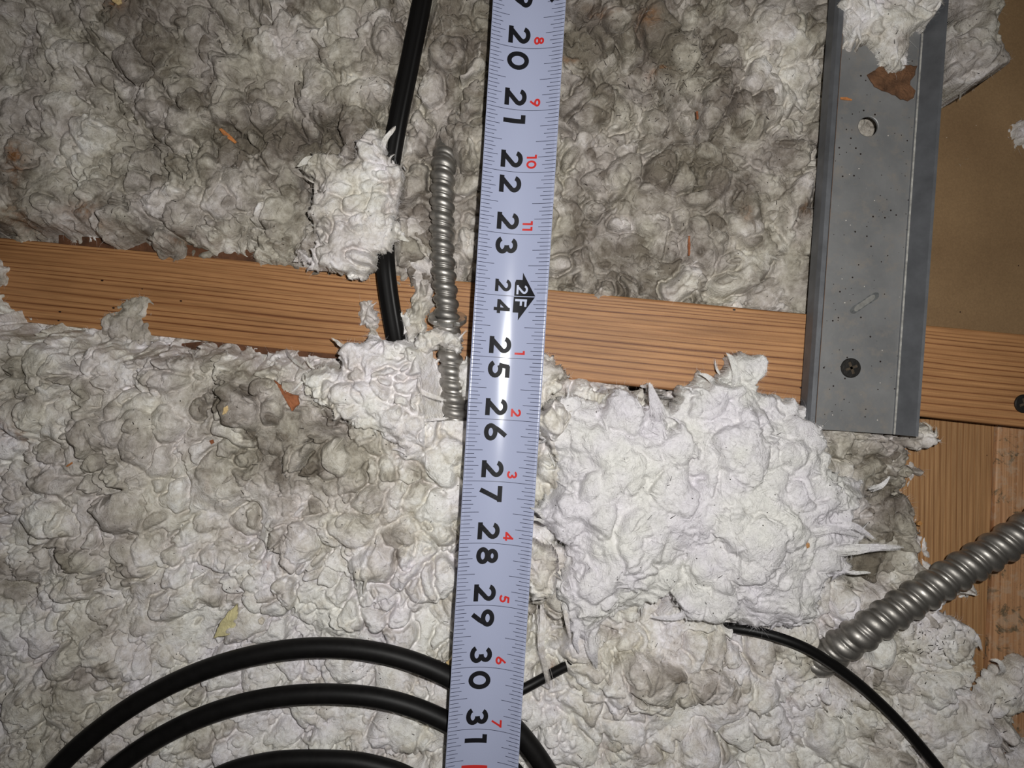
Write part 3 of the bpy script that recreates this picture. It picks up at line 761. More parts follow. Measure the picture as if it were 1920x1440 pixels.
# ------------------------------------------------------------------ separate tufts and clumps
def tuft(name, label, poly, zb, ht, seed, dirt0, shoulder=.010, znom=None, g=.00042, relief=.8, extra=None, big=(.003, .006), amt=(1, 1, 1), nstr=None, seats=(), rag=1.0, mat=None, nw=None, wl=(.003, .007), wr=.0006, cr=.8, tn=1.0, browns=True, tilt=None, bumps=()):
    zn = zb + ht * .6 if znom is None else znom
    pts = W2(poly, zn)
    xs = [p[0] for p in pts]; ys = [p[1] for p in pts]
    m = .004
    gx = np.arange(min(xs) - m, max(xs) + m, g); gy = np.arange(min(ys) - m, max(ys) + m, g)
    X2, Y2 = np.meshgrid(gx, gy)
    sd = poly_sd(X2, Y2, pts) + rag * (fnoise(X2.shape, .009, seed + 1, g) * .0007 + fnoise(X2.shape, .003, seed + 2, g) * .0005 + fnoise(X2.shape, .0014, seed + 3, g) * .0002)
    e = np.clip(sd / shoulder, 0, 1)
    dome = np.sqrt(np.clip(1 - (1 - e) ** 2, 0, 1))
    base = zb + ht * (.30 + .70 * dome) - .002 + fnoise(X2.shape, .02, seed + 4, g) * .0010
    for px, py, rx, ry, mm, an in bumps: base = base + .001 * mm * gau(X2, Y2, px, py, rx, ry, zn, an)
    H, tint = lumpy(base, sd > -.001, seed, g, big=big, relief=relief, amt=amt, cr=cr)
    e2 = np.clip(sd / .0018, 0, 1)
    H = zb + (H - zb) * (.25 + .75 * np.sqrt(1 - (1 - e2) ** 2))
    for path, r, sk in seats: H = seat(H, X2, Y2, path, r, sk)
    A = stain_and_shade(X2, Y2, dirt0 + tint * tn)
    if not browns: A[..., 1] = 0
    gy_, gx_ = np.gradient(sd)
    keep = sd > 0
    n = int(keep.sum() * g * g * 2.5e5) if nstr is None else nstr
    o = gridmesh(name, X2, Y2, H, keep, A, seed, .25, n, extra=extra, mat=mat, nw=int(keep.sum() * g * g * 1.6e4) if nw is None else nw, wl=wl, wr=wr, bottom=zb, smin=.001, smax=.004,
                 edgeband=(sd > 0) & (sd < .0010), outv=np.stack([-gx_, -gy_], -1) / g)
    tag(o, label, 'insulation')
    return o

PILE = [(1008, 790), (1020, 768), (1035, 748), (1080, 742), (1112, 748), (1140, 757), (1150, 742), (1172, 732), (1196, 742), (1205, 765), (1222, 755), (1218, 722), (1232, 716), (1246, 740), (1262, 770), (1272, 765), (1282, 730), (1320, 708), (1362, 712),
        (1372, 680), (1400, 664), (1438, 664), (1450, 682), (1440, 700), (1418, 712), (1432, 728), (1480, 745), (1520, 758), (1545, 775), (1556, 792), (1548, 815), (1560, 835), (1562, 880), (1590, 905), (1630, 910), (1664, 898), (1650, 930), (1620, 960),
        (1602, 985), (1640, 1010), (1625, 1032), (1600, 1045), (1610, 1072), (1575, 1100), (1552, 1130), (1548, 1165), (1532, 1186), (1500, 1190), (1440, 1190), (1392, 1180), (1352, 1186), (1330, 1184), (1296, 1164), (1262, 1128), (1215, 1140), (1180, 1165), (1145, 1172), (1130, 1205), (1112, 1236), (1092, 1222),
        (1068, 1170), (1048, 1140), (1045, 1110), (1056, 1070), (1066, 1030), (1045, 1008), (1018, 995), (1002, 968), (1012, 950), (1038, 920), (1046, 880), (1035, 845), (1018, 822)]
tuft('insulation_clump', 'big bright white fluffy clump of mineral wool right of the tape, below the steel rail', PILE, -.020, .024, 300, .04, shoulder=.030, znom=-.002, relief=.85, cr=.22, tn=.5, nstr=22000, mat=FRESH, nw=330, wl=(.003, .008), wr=.0006, big=(.005, .012), amt=(.9, .9, 1.0), browns=False, seats=((COND2, RC2, .1),),
     bumps=((1180, 860, 90, 70, 3, 0), (1400, 960, 110, 80, 5, 0), (1400, 790, 70, 60, 3, 0), (1300, 900, 20, 60, -5, 0), (1180, 1000, 90, 60, 3, 0), (1290, 1060, 20, 30, -6, 0), (1480, 1080, 60, 50, 4, 0), (1140, 1090, 50, 40, 3, 0), (1110, 960, 40, 40, 2, 0), (1230, 745, 20, 20, -4, 0), (1150, 770, 20, 10, 2, 0)),
     extra=[([(1560, 1035, .000), (1610, 1030, .001), (1650, 1027, .001), (1692, 1023, .000)], .0030), ([(1560, 990, .000), (1600, 985, .0), (1640, 1010, -.002)], .0025), ([(1590, 1075, -.004), (1615, 1074, -.004), (1632, 1073, -.004)], .0012),
            ([(1520, 1000, .004), (1560, 990, .004), (1610, 1005, .001)], .003), ([(1640, 920, -.004), (1660, 905, -.004), (1668, 892, -.004)], .0016), ([(1180, 800, .001), (1172, 760, .000), (1160, 728, -.001)], .0045), ([(1240, 790, .002), (1226, 750, .001), (1216, 716, 0)], .0040),
            ([(1385, 730, -.003), (1382, 700, -.003), (1372, 672, -.004), (1360, 660, -.005)], .0024), ([(1345, 720, -.003), (1325, 705, -.004), (1310, 700, -.005)], .0018), ([(1300, 1150, -.003), (1255, 1160, -.004), (1220, 1155, -.006)], .0020), ([(1110, 1200, -.004), (1112, 1230, -.005), (1118, 1252, -.008)], .0034), ([(1085, 1180, -.004), (1078, 1205, -.006), (1085, 1225, -.008)], .0020),
            ([(1030, 985, -.001), (1012, 975, .002), (994, 972, .0045)], .0012), ([(1030, 985, -.001), (1010, 960, .003), (992, 950, .0055)], .0008)])
tuft('insulation_clump', 'whitish fluffy clump overhanging the joist, left of the flat black cable', [(553, 308), (562, 296), (575, 300), (584, 287), (620, 290), (655, 300), (668, 285), (680, 262), (690, 240), (712, 235), (722, 262), (735, 300), (752, 318), (750, 360), (742, 400), (752, 425), (765, 448), (742, 452), (735, 468), (712, 478), (700, 508), (672, 526), (640, 510), (605, 506), (570, 500), (546, 486), (552, 468), (585, 462), (598, 440), (576, 415), (571, 385), (585, 358), (590, 332), (566, 322)],
     -.023, .0155, 320, .10, shoulder=.010, znom=-.018, extra=[([(715, 285, -.016), (722, 262, -.013), (735, 245, -.012), (742, 236, -.011)], .0018), ([(600, 305, -.014), (575, 300, -.014), (556, 312, -.015)], .0030), ([(740, 440, -.017), (757, 448, -.017), (768, 452, -.017)], .0016), ([(735, 330, -.016), (738, 312, -.015), (736, 300, -.014)], .0016)])
tuft('insulation_clump', 'pale overhanging clump below the joist, left of the buried steel conduit', [(556, 702), (566, 688), (600, 680), (628, 682), (634, 655), (645, 640), (690, 628), (735, 640), (750, 628), (785, 642), (806, 660), (822, 690), (826, 720), (838, 750), (858, 762), (885, 790), (888, 862), (868, 868), (840, 850), (800, 862), (752, 846), (722, 832), (705, 812), (660, 804), (625, 786), (590, 762), (566, 735)],
     -.0195, .0165, 340, .14, shoulder=.012, znom=-.010, seats=((COND1, RC1, .1),), extra=[([(575, 710, -.012), (560, 722, -.013), (548, 735, -.015)], .0007), ([(770, 720, -.010), (790, 735, -.008), (838, 752, -.009)], .0020), ([(790, 790, -.008), (820, 786, -.007), (842, 784, -.006)], .0010), ([(640, 650, -.014), (632, 640, -.016), (622, 634, -.018)], .0012)])
tuft('insulation_tuft', 'flat ragged tuft of wool lying on the left part of the joist', [(186, 616), (196, 590), (214, 575), (240, 560), (268, 558), (296, 566), (298, 588), (288, 602), (292, 625), (312, 648), (250, 642), (200, 628)], -.0425, .0105, 360, .42, shoulder=.005, relief=.45, znom=-.040, big=(.002, .004))
tuft('insulation_tuft', 'long pale tuft between the flat black cable and the upper steel conduit', [(752, 440), (780, 380), (806, 420), (808, 470), (818, 520), (826, 560), (812, 582), (800, 600), (806, 640), (790, 665), (756, 660), (752, 600), (760, 560), (752, 500)], -.040, .019, 380, .26, shoulder=.007, znom=-.026, relief=.6, seats=((COND1, RC1, .1), (BAND, RB, .4)))
tuft('insulation_tuft', 'small crumbly tuft on the joist touching the left side of the flat black cable', [(664, 572), (676, 560), (694, 562), (704, 585), (714, 625), (716, 655), (688, 655), (682, 625), (668, 600)], -.036, .013, 400, .24, shoulder=.004, znom=-.027, big=(.0015, .003), relief=.6)
tuft('insulation_tuft', 'tiny pale crumb of wool on the lower end of the flat black cable', [(728, 588), (742, 582), (760, 592), (764, 612), (750, 622), (738, 606)], -.024, .006, 410, .2, shoulder=.003, znom=-.018, big=(.0015, .003), relief=.6)
tuft('insulation_tuft', 'white tuft wrapped over the steel conduit just below its lock nut', [(772, 640), (790, 622), (822, 616), (850, 612), (866, 628), (870, 658), (858, 664), (840, 652), (822, 648), (806, 668), (780, 672)], -.022, .016, 420, .08, shoulder=.005, znom=-.013, relief=.6, big=(.003, .005))
tuft('insulation_tuft', 'rounded white tuft squeezed between the lower conduit and the tape edge', [(843, 716), (852, 700), (858, 678), (872, 664), (892, 668), (905, 700), (905, 756), (880, 762), (858, 748)], -.024, .013, 430, .08, shoulder=.006, znom=-.014, relief=.5, big=(.004, .006))
tuft('insulation_tuft', 'pointed tuft rising onto the joist beside the right edge of the tape', [(1000, 680), (1020, 664), (1036, 668), (1052, 680), (1076, 704), (1072, 722), (1045, 735), (1030, 760), (1012, 775), (992, 760), (995, 720)], -.028, .020, 440, .14, shoulder=.007, znom=-.012, relief=.6)
tuft('insulation_tuft', 'grey tuft bulging over the right edge of the tape just above the big white clump', [(988, 786), (992, 772), (1012, 768), (1032, 748), (1062, 752), (1075, 790), (1062, 840), (1050, 870), (1030, 850), (1014, 826), (1004, 806)], -.018, .024, 450, .22, shoulder=.007, znom=.004, relief=.6)
tuft('insulation_tuft', 'smooth pale tuft folded over the right edge of the tape below the clump', [(985, 1062), (992, 1040), (1010, 1030), (1040, 1034), (1054, 1060), (1050, 1100), (1040, 1130), (1020, 1150), (998, 1148), (990, 1120), (984, 1090)], -.016, .021, 460, .16, shoulder=.007, znom=.003, relief=.5, big=(.004, .007))
tuft('insulation_clump', 'wool clump draped over the top end of the steel rail', [(1570, -120), (1574, 20), (1582, 62), (1592, 94), (1616, 100), (1634, 78), (1648, 96), (1652, 118), (1688, 123), (1716, 118), (1716, 92), (1704, 74), (1722, 52), (1742, 58), (1758, 22), (1764, -120)], -.014, .016, 480, .22, shoulder=.008, znom=-.006, relief=.6)
tuft('insulation_clump', 'greyish wool clump on the brown board right of the rail, at the top', [(1748, 36), (1775, 24), (1800, 44), (1808, 20), (1790, 2), (1785, -120), (1900, -120), (1902, 2), (1884, 34), (1902, 60), (1904, 98), (1875, 138), (1835, 150), (1812, 158), (1800, 186), (1788, 160), (1752, 148), (1740, 100)], -.089, .058, 500, .52, shoulder=.016, znom=-.045, relief=.6, amt=(.8, .8, .7), extra=[([(1806, 150, -.050), (1803, 170, -.055), (1798, 188, -.06)], .002)])
tuft('insulation_tuft', 'white strand of wool trailing past the bottom end of the rail', [(1545, 822), (1570, 812), (1620, 806), (1660, 812), (1700, 818), (1716, 794), (1742, 790), (1764, 808), (1764, 830), (1742, 846), (1708, 838), (1660, 830), (1600, 828), (1560, 836)], -.026, .013, 520, .12, shoulder=.004, znom=-.017, relief=.6, big=(.002, .004))
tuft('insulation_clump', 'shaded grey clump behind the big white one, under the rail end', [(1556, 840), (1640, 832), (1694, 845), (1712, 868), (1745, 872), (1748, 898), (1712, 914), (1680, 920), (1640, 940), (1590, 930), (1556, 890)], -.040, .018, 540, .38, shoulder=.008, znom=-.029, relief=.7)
tuft('insulation_clump', 'brownish wool clump lying against the vertical-grain board', [(1630, 950), (1672, 935), (1712, 932), (1730, 962), (1730, 1020), (1722, 1052), (1660, 1090), (1590, 1080), (1600, 1020)], -.034, .016, 560, .42, shoulder=.010, znom=-.024, relief=.7)
tuft('insulation_clump', 'dirty speckled clump of wool under the lower conduit, on the vertical-grain board', [(1590, 1240), (1650, 1206), (1700, 1180), (1745, 1142), (1766, 1150), (1788, 1168), (1826, 1180), (1838, 1205), (1838, 1242), (1828, 1288), (1790, 1302), (1752, 1296), (1700, 1302), (1640, 1290), (1604, 1270)], -.028, .013, 580, .16, shoulder=.010, znom=-.019, relief=.5, seats=((COND2, RC2, .1), (THIN, RT, .2)), extra=[([(1815, 1190, -.02), (1832, 1196, -.018), (1842, 1220, -.020)], .0022)])
tuft('insulation_clump', 'white torn clump in the lower right corner, over the mouldy board', [(1730, 1330), (1790, 1312), (1850, 1312), (1864, 1282), (1882, 1262), (1910, 1252), (2000, 1250), (2000, 1318), (1920, 1340), (1888, 1352), (1880, 1380), (1892, 1430), (1884, 1560), (1770, 1560), (1740, 1440), (1712, 1380)], -.028, .015, 600, .16, shoulder=.010, znom=-.018, relief=.5, seats=((THIN, RT, .2),), extra=[([(1882, 1275, -.018), (1880, 1255, -.016), (1874, 1240, -.015), (1856, 1237, -.016)], .0022)])
tuft('insulation_tuft', 'small white tuft cut off by the bottom right corner', [(1902, 1438), (1906, 1415), (1925, 1405), (1990, 1400), (1990, 1560), (1915, 1560)], -.028, .012, 620, .12, shoulder=.006, znom=-.020, relief=.5)
tuft('insulation_crumb', 'small white crumb of wool alone on the brown board', [(1797, 296), (1803, 290), (1812, 292), (1814, 300), (1806, 305), (1799, 303)], -.0890, .0058, 640, .05, shoulder=.0015, znom=-.086, big=(.0015, .002), nstr=10, nw=0, rag=.35, relief=.4)
tuft('insulation_tuft', 'white tuft cut off by the right frame edge on the brown board', [(1905, 238), (1912, 222), (1940, 215), (1960, 240), (1950, 268), (1920, 268), (1908, 252)], -.0895, .010, 650, .1, shoulder=.004, znom=-.083, big=(.002, .004))

# ------------------------------------------------------------------ structure: ceiling board, joist, boards
def prism(name, quad_top, z_floor, mat, parent=None, bevel=.0012, local=None):
    """solid from four top corners (world) down to z_floor; local = (origin, angle) keeps grain along local x"""
    o0, ang = local
    c, s = math.cos(-ang), math.sin(-ang)
    def L(p): x, y = p[0] - o0[0], p[1] - o0[1]; return (x * c - y * s, x * s + y * c, p[2] - o0[2])
    bm = bmesh.new()
    t = [bm.verts.new(L(q)) for q in quad_top]
    b = [bm.verts.new(L((q[0], q[1], z_floor))) for q in quad_top]
    bm.faces.new(t); bm.faces.new(b[::-1])
    for i in range(4):
        j = (i + 1) % 4; bm.faces.new((t[i], b[i], b[j], t[j]))
    bmesh.ops.recalc_face_normals(bm, faces=bm.faces)
    if bevel: bmesh.ops.bevel(bm, geom=list(bm.edges), offset=bevel, segments=3, affect='EDGES', profile=.5)
    o = obj_bm(name, bm, mat, parent, smooth=False)
    o.location = o0; o.rotation_euler = (0, 0, ang)
    return o

# gypsum ceiling board seen from above at the bottom of the bays
bm = bmesh.new(); bmesh.ops.create_cube(bm, size=1)
a = P(-700, -700, -.1); b_ = P(2500, 2000, -.1)
for v in bm.verts: v.co = ((v.co.x + .5) * (b_[0] - a[0]) + a[0], (v.co.y + .5) * (a[1] - b_[1]) + b_[1], v.co.z * .0125)
o = obj_bm('floor', bm, DRY); o.location = (0, 0, -.09 - .00625); tag(o, 'brown dusty backing board at the bottom of the joist bay', 'board', kind='structure')

ql = [P(-160, 430, zl), P(-160, 582, zl), P(2080, 818, zr), P(2080, 642, zr)]
ang_j = math.atan2(ql[2][1] - ql[1][1], ql[2][0] - ql[1][0])
joist = prism('joist', ql, -.089, JOIST, local=(P(-160, 430, zl), ang_j), bevel=.0010)
tag(joist, 'orange-brown softwood joist running across the picture under the tape and rail', 'timber', kind='structure')

def wane(px, label):
    def zj(a): return zl + (zr - zl) * (a + 160) / 2240 + .00025
    V = [P(a, b, zj(a)) for a, b in px]
    bm = bmesh.new(); t = [bm.verts.new(q) for q in V]; b2 = [bm.verts.new((q[0], q[1], q[2] - .0006)) for q in V]
    bm.faces.new(t); n = len(t)
    for i in range(n): bm.faces.new((t[i], b2[i], b2[(i + 1) % n], t[(i + 1) % n]))
    o = obj_bm('wane_edge', bm, JOIST_EDGE); mw = joist.matrix_basis.inverted()
    o.data.transform(mw); o.parent = joist
    tag(o, label)
wane([(110, 440), (110, 457), (150, 462), (220, 466), (300, 474), (380, 482), (460, 494), (530, 503), (600, 512), (640, 512), (640, 482)], 'dark rough wane along the upper joist edge')
wane([(300, 648), (380, 640), (470, 645), (540, 650), (620, 661), (690, 664), (690, 676), (300, 652)], 'dark rough wane along the lower joist edge')
bd = prism('wood_board', [P(1685, 785, -.036), P(1620, 1600, -.033), P(1832, 1600, -.033), P(1866, 785, -.036)], -.089, BOARD, local=((*P(1685, 785, -.036)[:2], -.036), -math.pi / 2 - .03), bevel=.0006)
tag(bd, 'vertical-grain timber board below the joist, left of the mouldy board', 'timber')
bd2 = prism('wood_board', [P(1872, 785, -.034), P(1840, 1600, -.031), P(2150, 1600, -.031), P(2150, 785, -.034)], -.089, BOARD_M, local=((*P(1869, 785, -.034)[:2], -.034), -math.pi / 2 - .03), bevel=.0006)
tag(bd2, 'pinkish timber board with dark mould spots at the lower right edge', 'timber')

# ------------------------------------------------------------------ steel rail (channel)
def rail():
    root = empty('steel_rail', P(1600, 690, -.0145))
    tag(root, 'grey perforated steel channel rail screwed across the joist at right', 'rail')
    # local frame: origin at lower-left base corner, v up along the rail
    zb = -.0115
    bl = np.array(P(1525, 804, zb)); tl = np.array(P(1591, -140, zb)); br = np.array(P(1673, 812, zb))
    v = tl - bl; Lr = np.linalg.norm(v); v /= Lr
    u = np.array([v[1], -v[0], 0]); W = float(np.dot(br - bl, u))
    root.location = bl; root.rotation_euler = (0, 0, math.atan2(u[1], u[0]))
    t = .0012
    # cross-section: left wall rising with small outward lip, web, right wall sloping out
    prof = [(-.0050, -.0030), (-.0046, .0030), (-.0036, .0050), (-.0018, .0052), (-.0010, .0040), (-.0006, .0), (W, .0), (W + .0008, .0010), (W + .0055, .0080), (W + .0066, .0082), (W + .0074, .0058)]
    # web with a round hole
    hx, hy = P(1628, 237, zb)[:2]; h = np.array([hx, hy, zb]) - bl; hu, hv = float(np.dot(h, u)), float(np.dot(h, v)); hr = .0042
    bm = bmesh.new()
    def rect_hole(x0, x1, y0, y1, cu, cv, r, z):
        n = 32; outer = []; inner = []
        for i in range(n):
            a = 2 * math.pi * i / n; ca, sa = math.cos(a), math.sin(a)
            tx = ((x1 - cu) if ca > 0 else (x0 - cu)) / ca if abs(ca) > 1e-9 else 1e9
            ty = ((y1 - cv) if sa > 0 else (y0 - cv)) / sa if abs(sa) > 1e-9 else 1e9
            k = min(tx, ty); outer.append(bm.verts.new((cu + k * ca, cv + k * sa, z)))
            inner.append((cu + r * ca, cv + r * sa))
        it = [bm.verts.new((p[0], p[1], z - .0002)) for p in inner]
        i2 = [bm.verts.new((cu + (p[0] - cu) * 1.08, cv + (p[1] - cv) * 1.08, z)) for p in inner]
        ib = [bm.verts.new((p[0], p[1], z - t)) for p in inner]
        for i in range(n):
            j = (i + 1) % n
            bm.faces.new((outer[i], outer[j], i2[j], i2[i])); bm.faces.new((i2[i], i2[j], it[j], it[i])); bm.faces.new((it[i], it[j], ib[j], ib[i]))
    ya, yb = hv - .012, hv + .012
    def quadf(p): bm.faces.new([bm.verts.new(q) for q in p])
    e0 = -.0006
    quadf([(e0, 0, 0), (W, 0, 0), (W, ya, 0), (e0, ya, 0)])
    # corners of the hole square must exist: use an aligned square
    rect_hole(e0, W, ya, yb, hu, hv, hr, 0)
    quadf([(e0, yb, 0), (W, yb, 0), (W, Lr, 0), (e0, Lr, 0)])
    # fill the square's corners left by the radial fan
    for cx, cy in ((e0, ya), (W, ya), (e0, yb), (W, yb)):
        a = math.atan2(cy - hv, cx - hu) % (2 * math.pi); i = int(a / (2 * math.pi) * 32); pts = []
        for q in (i, i + 1):
            an = 2 * math.pi * (q % 32) / 32; ca, sa = math.cos(an), math.sin(an)
            tx = ((W - hu) if ca > 0 else (e0 - hu)) / ca if abs(ca) > 1e-9 else 1e9
            ty = ((yb - hv) if sa > 0 else (ya - hv)) / sa if abs(sa) > 1e-9 else 1e9
            k = min(tx, ty); pts.append((hu + k * ca, hv + k * sa, 0))
        quadf([pts[0], (cx, cy, 0), pts[1]])
    # underside and rear skin
    quadf([(e0, 0, -t), (W, 0, -t), (W, ya, -t), (e0, ya, -t)]); quadf([(e0, yb, -t), (W, yb, -t), (W, Lr, -t), (e0, Lr, -t)])
    quadf([(e0, 0, 0), (W, 0, 0), (W, 0, -t), (e0, 0, -t)])
    web = obj_bm('rail_web', bm, ZINC, root)
    def flange(name, pr, mat):
        bm = bmesh.new(); off = []
        n = len(pr)
        for i, (a, b) in enumerate(pr):
            p0 = np.array(pr[max(0, i - 1)]); p1 = np.array(pr[min(n - 1, i + 1)]); d = p1 - p0; d = d / np.linalg.norm(d)
            off.append((a + d[1] * t * .8, b - d[0] * t * .8))
        NS = 40
        rings = []
        rr = random.Random(5)
        for k in range(NS + 1):
            y = Lr * k / NS
            j = 0
            rings.append([bm.verts.new((a, y, b)) for a, b in pr] + [bm.verts.new((a, y, b)) for a, b in off[::-1]])
        m = 2 * n
        for k in range(NS):
            for i in range(m):
                j = (i + 1) % m
                bm.faces.new((rings[k][i], rings[k][j], rings[k + 1][j], rings[k + 1][i]))
        bm.faces.new(rings[0]); bm.faces.new(rings[-1][::-1])
        return obj_bm(name, bm, mat, root)
    flange('rail_flange', prof[:6], FLANGE)
    flange('rail_flange', prof[6:], FLANGE)
    # highlight on the right flange fold, put in as a pale strip
    bm = bmesh.new(); bmesh.ops.create_cube(bm, size=1)
    for q in bm.verts: q.co = (q.co.x * .0006 + W + .0005, (q.co.y + .5) * Lr, q.co.z * .0005 + .0008)
    fo = obj_bm('fold_line', bm, mat_plain('fold_highlight', srgb(196, 194, 188), .4, .3, var=.4, vscale=400), root); tag(fo, 'highlight painted along the right fold edge')
    # thin brown line along the left flange
    bm = bmesh.new(); bmesh.ops.create_cube(bm, size=1)
    for q in bm.verts: q.co = (q.co.x * .0010 + .0001, (q.co.y + .5) * Lr, q.co.z * .0008 + .0002)
    fo = obj_bm('brown_seam', bm, RUST, root); tag(fo, 'brown line along the left fold')
    # dried ring-shaped stain
    for nm, sc, mt, z in (('dried_stain', 1.0, STAINM, .00006), ('dried_stain', .72, STAINL, .00010)):
        bm = bmesh.new(); rr = random.Random(3); pts = []
        for i in range(40):
            a = 2 * math.pi * i / 40; q = math.cos(a)
            x = .0058 * math.cos(a) * sc; y = (.0024 + .0006 * math.cos(a * 2)) * math.sin(a) * sc
            y += .0016 * math.sin(x / .0035); x *= 1 + .05 * rr.random(); y *= 1 + .1 * rr.random()
            c = np.array(P(1621, 568, zb)) - bl
            pts.append(bm.verts.new((float(np.dot(c, u)) + x, float(np.dot(c, v)) + y + x * .35, z)))
        bm.faces.new(pts); obj_bm(nm, bm, mt, root)
    return root, bl, u, v, zb

FLANGE = mat_plain('rail_flange_steel', srgb(104, 106, 110), .45, .35, bump=(400, .15, .0003), var=.18, vscale=120)
RAIL, rbl, ru, rv, rzb = rail()

def screw(px, py, z, r, label):
    root = empty('wood_screw', P(px, py, z)); tag(root, label, 'screw')
    bm = bmesh.new(); n = 28
    ring = lambda rr, zz: [bm.verts.new((rr * math.cos(2 * math.pi * i / n), rr * math.sin(2 * math.pi * i / n), zz)) for i in range(n)]
    rs = [ring(r, -.0004), ring(r, .0003), ring(r * .93, .0006), ring(r * .3, .0007)]
    for a, b in zip(rs, rs[1:]):
        for i in range(n): bm.faces.new((a[i], a[(i + 1) % n], b[(i + 1) % n], b[i]))
    bm.faces.new(rs[-1]); obj_bm('screw_head', bm, DARKSTEEL, root, smooth=False)
    bm = bmesh.new()
    for an in (.35, .35 + math.pi / 2):
        c, s = math.cos(an), math.sin(an)
        w, l = r * .13, r * .62
        q = [(-l, -w), (l, -w), (l, w), (-l, w)]
        bot = [bm.verts.new((x * c - y * s, x * s + y * c, .0004)) for x, y in q]; top = [bm.verts.new((x * c - y * s, x * s + y * c, .00082)) for x, y in q]
        bm.faces.new(top)
        for i in range(4): bm.faces.new((bot[i], bot[(i + 1) % 4], top[(i + 1) % 4], top[i]))
    obj_bm('drive_recess', bm, RECESS, root)
    bm = bmesh.new(); bmesh.ops.create_cone(bm, cap_ends=True, segments=12, radius1=.0004, radius2=.0018, depth=.02)
    for vv in bm.verts: vv.co.z -= .0104
    obj_bm('screw_shank', bm, DARKSTEEL, root)
    return root
screw(1595, 690, -.0112, .0042, 'dark cross-head screw fixing the lower end of the steel rail')
screw(1920, 757, -.0118, .0040, 'dark screw head in the joist, half cut by the right frame edge')

# ------------------------------------------------------------------ torn scrap, chips, crumbs
def flake(name, label, poly, z, th, mat, cat, curl=.0, grp=None):
    if mat is not RUST and 'rail' not in label:
        z = max(on_wool(sum(p[0] for p in poly) / len(poly), sum(p[1] for p in poly) / len(poly)) for _ in (0,)) + .0004
    pts = [P(a, b, z) for a, b in poly]
    cx = sum(p[0] for p in pts) / len(pts); cy = sum(p[1] for p in pts) / len(pts)
    # densify and roughen outline
    rr = random.Random(hash(label) % 1000 if False else len(label) * 7 + len(poly)); out = []
    n = len(pts); per = sum(math.dist(pts[i], pts[(i + 1) % n]) for i in range(n))
    for i in range(n):
        a, b = pts[i], pts[(i + 1) % n]
        kk = max(1, int(math.dist(a, b) / (per / 44)))
        for k in range(kk):
            t = k / kk; j = per * .006
            out.append((a[0] + (b[0] - a[0]) * t + rr.uniform(-j, j) - cx, a[1] + (b[1] - a[1]) * t + rr.uniform(-j, j) - cy))
    bm = bmesh.new(); m = len(out); rings = []
    for f, zz in ((1.0, 0), (1.0, th * .6), (.93, th), (.6, th * 1.1), (.25, th)):
        rings.append([bm.verts.new((x * f, y * f, zz + curl * (x * x + y * y) / .0001 * .0002 + rr.uniform(0, th * .25) * (f < 1))) for x, y in out])
    for a, b in zip(rings, rings[1:]):
        for i in range(m): bm.faces.new((a[i], a[(i + 1) % m], b[(i + 1) % m], b[i]))
    bm.faces.new(rings[-1]); bm.faces.new(rings[0][::-1])
    o = obj_bm(name, bm, mat); o.location = (cx, cy, z)
    return tag(o, label, cat, grp)
flake('paper_scrap', 'torn dark brown paper scrap stuck on the steel rail near its top', [(1624, 142), (1650, 124), (1680, 122), (1718, 124), (1716, 140), (1706, 152), (1706, 162), (1714, 172), (1712, 184), (1700, 190), (1688, 186), (1660, 172), (1640, 164)], -.0113, .0008, RUST, 'paper scrap', .3)
flake('wood_splinter', 'bright orange splinter on the grey wool in the upper left', [(411, 242), (416, 241), (428, 250), (437, 258), (445, 267), (441, 269), (430, 262), (418, 252)], -.0165, .0009, CHIP, 'splinter')
flake('wood_splinter', 'thin upright brown splinter on the wool just above the joist, right of the tape', [(1290, 443), (1293, 443), (1294, 462), (1293, 480), (1290, 480), (1289, 460)], -.017, .0008, CHIPD, 'splinter')
flake('wood_splinter', 'short brown splinter on the wool midway between tape and rail', [(1304, 210), (1308, 209), (1309, 224), (1306, 225)], -.017, .0008, CHIPD, 'splinter')
flake('wood_splinter', 'small orange splinter lying flat on the steel rail beside its left fold', [(1575, 183), (1587, 183), (1597, 187), (1597, 189), (1585, 188), (1576, 187)], -.0112, .0005, CHIP, 'splinter')
flake('wood_chip', 'ochre wood chip at the very top edge, left quarter', [(208, -4), (228, 0), (230, 6), (222, 10), (212, 4)], -.016, .0009, CHIPP, 'wood chip')
flake('wood_chip', 'small pale chip on the wool below the joist, left of the overhanging clump', [(418, 778), (421, 764), (428, 760), (430, 768), (424, 776)], -.011, .0009, CHIPP, 'wood chip')
flake('wood_chip', 'brown triangular sliver half buried left of the overhanging clump', [(515, 712), (528, 722), (545, 738), (560, 742), (562, 756), (549, 772), (540, 756), (530, 738)], -.0135, .0012, CHIPD, 'wood chip')
flake('wood_chip', 'pale wood chip poking out at the left tape edge by the outer cable loop', [(836, 1241), (850, 1230), (860, 1240), (850, 1258)], -.006, .0012, CHIPP, 'wood chip')
flake('wood_splinter', 'tiny orange sliver on the pale wool at lower left', [(124, 874), (136, 866), (137, 869), (127, 875)], -.011, .0006, CHIP, 'splinter')
flake('wood_chip', 'tiny red-brown flake on the wool in the left centre', [(393, 826), (400, 824), (402, 830), (397, 833)], -.011, .0006, CHIPD, 'wood chip')
flake('yellow_wool_scrap', 'translucent yellowish scrap embedded in the wool above the cable loops', [(402, 1196), (408, 1178), (418, 1160), (430, 1146), (446, 1131), (446, 1150), (444, 1170), (438, 1188), (420, 1192)], -.0125, .0010, mat_plain('yellow_fibre', srgb(214, 204, 156), .7, bump=(400, .7, .001), var=.2, vscale=200), 'scrap')
flake('resin_crumb', 'round amber crumb on the big white clump', [(1504, 1018), (1510, 1014), (1516, 1018), (1516, 1025), (1509, 1028), (1504, 1024)], .0085, .0012, AMBER, 'crumb')
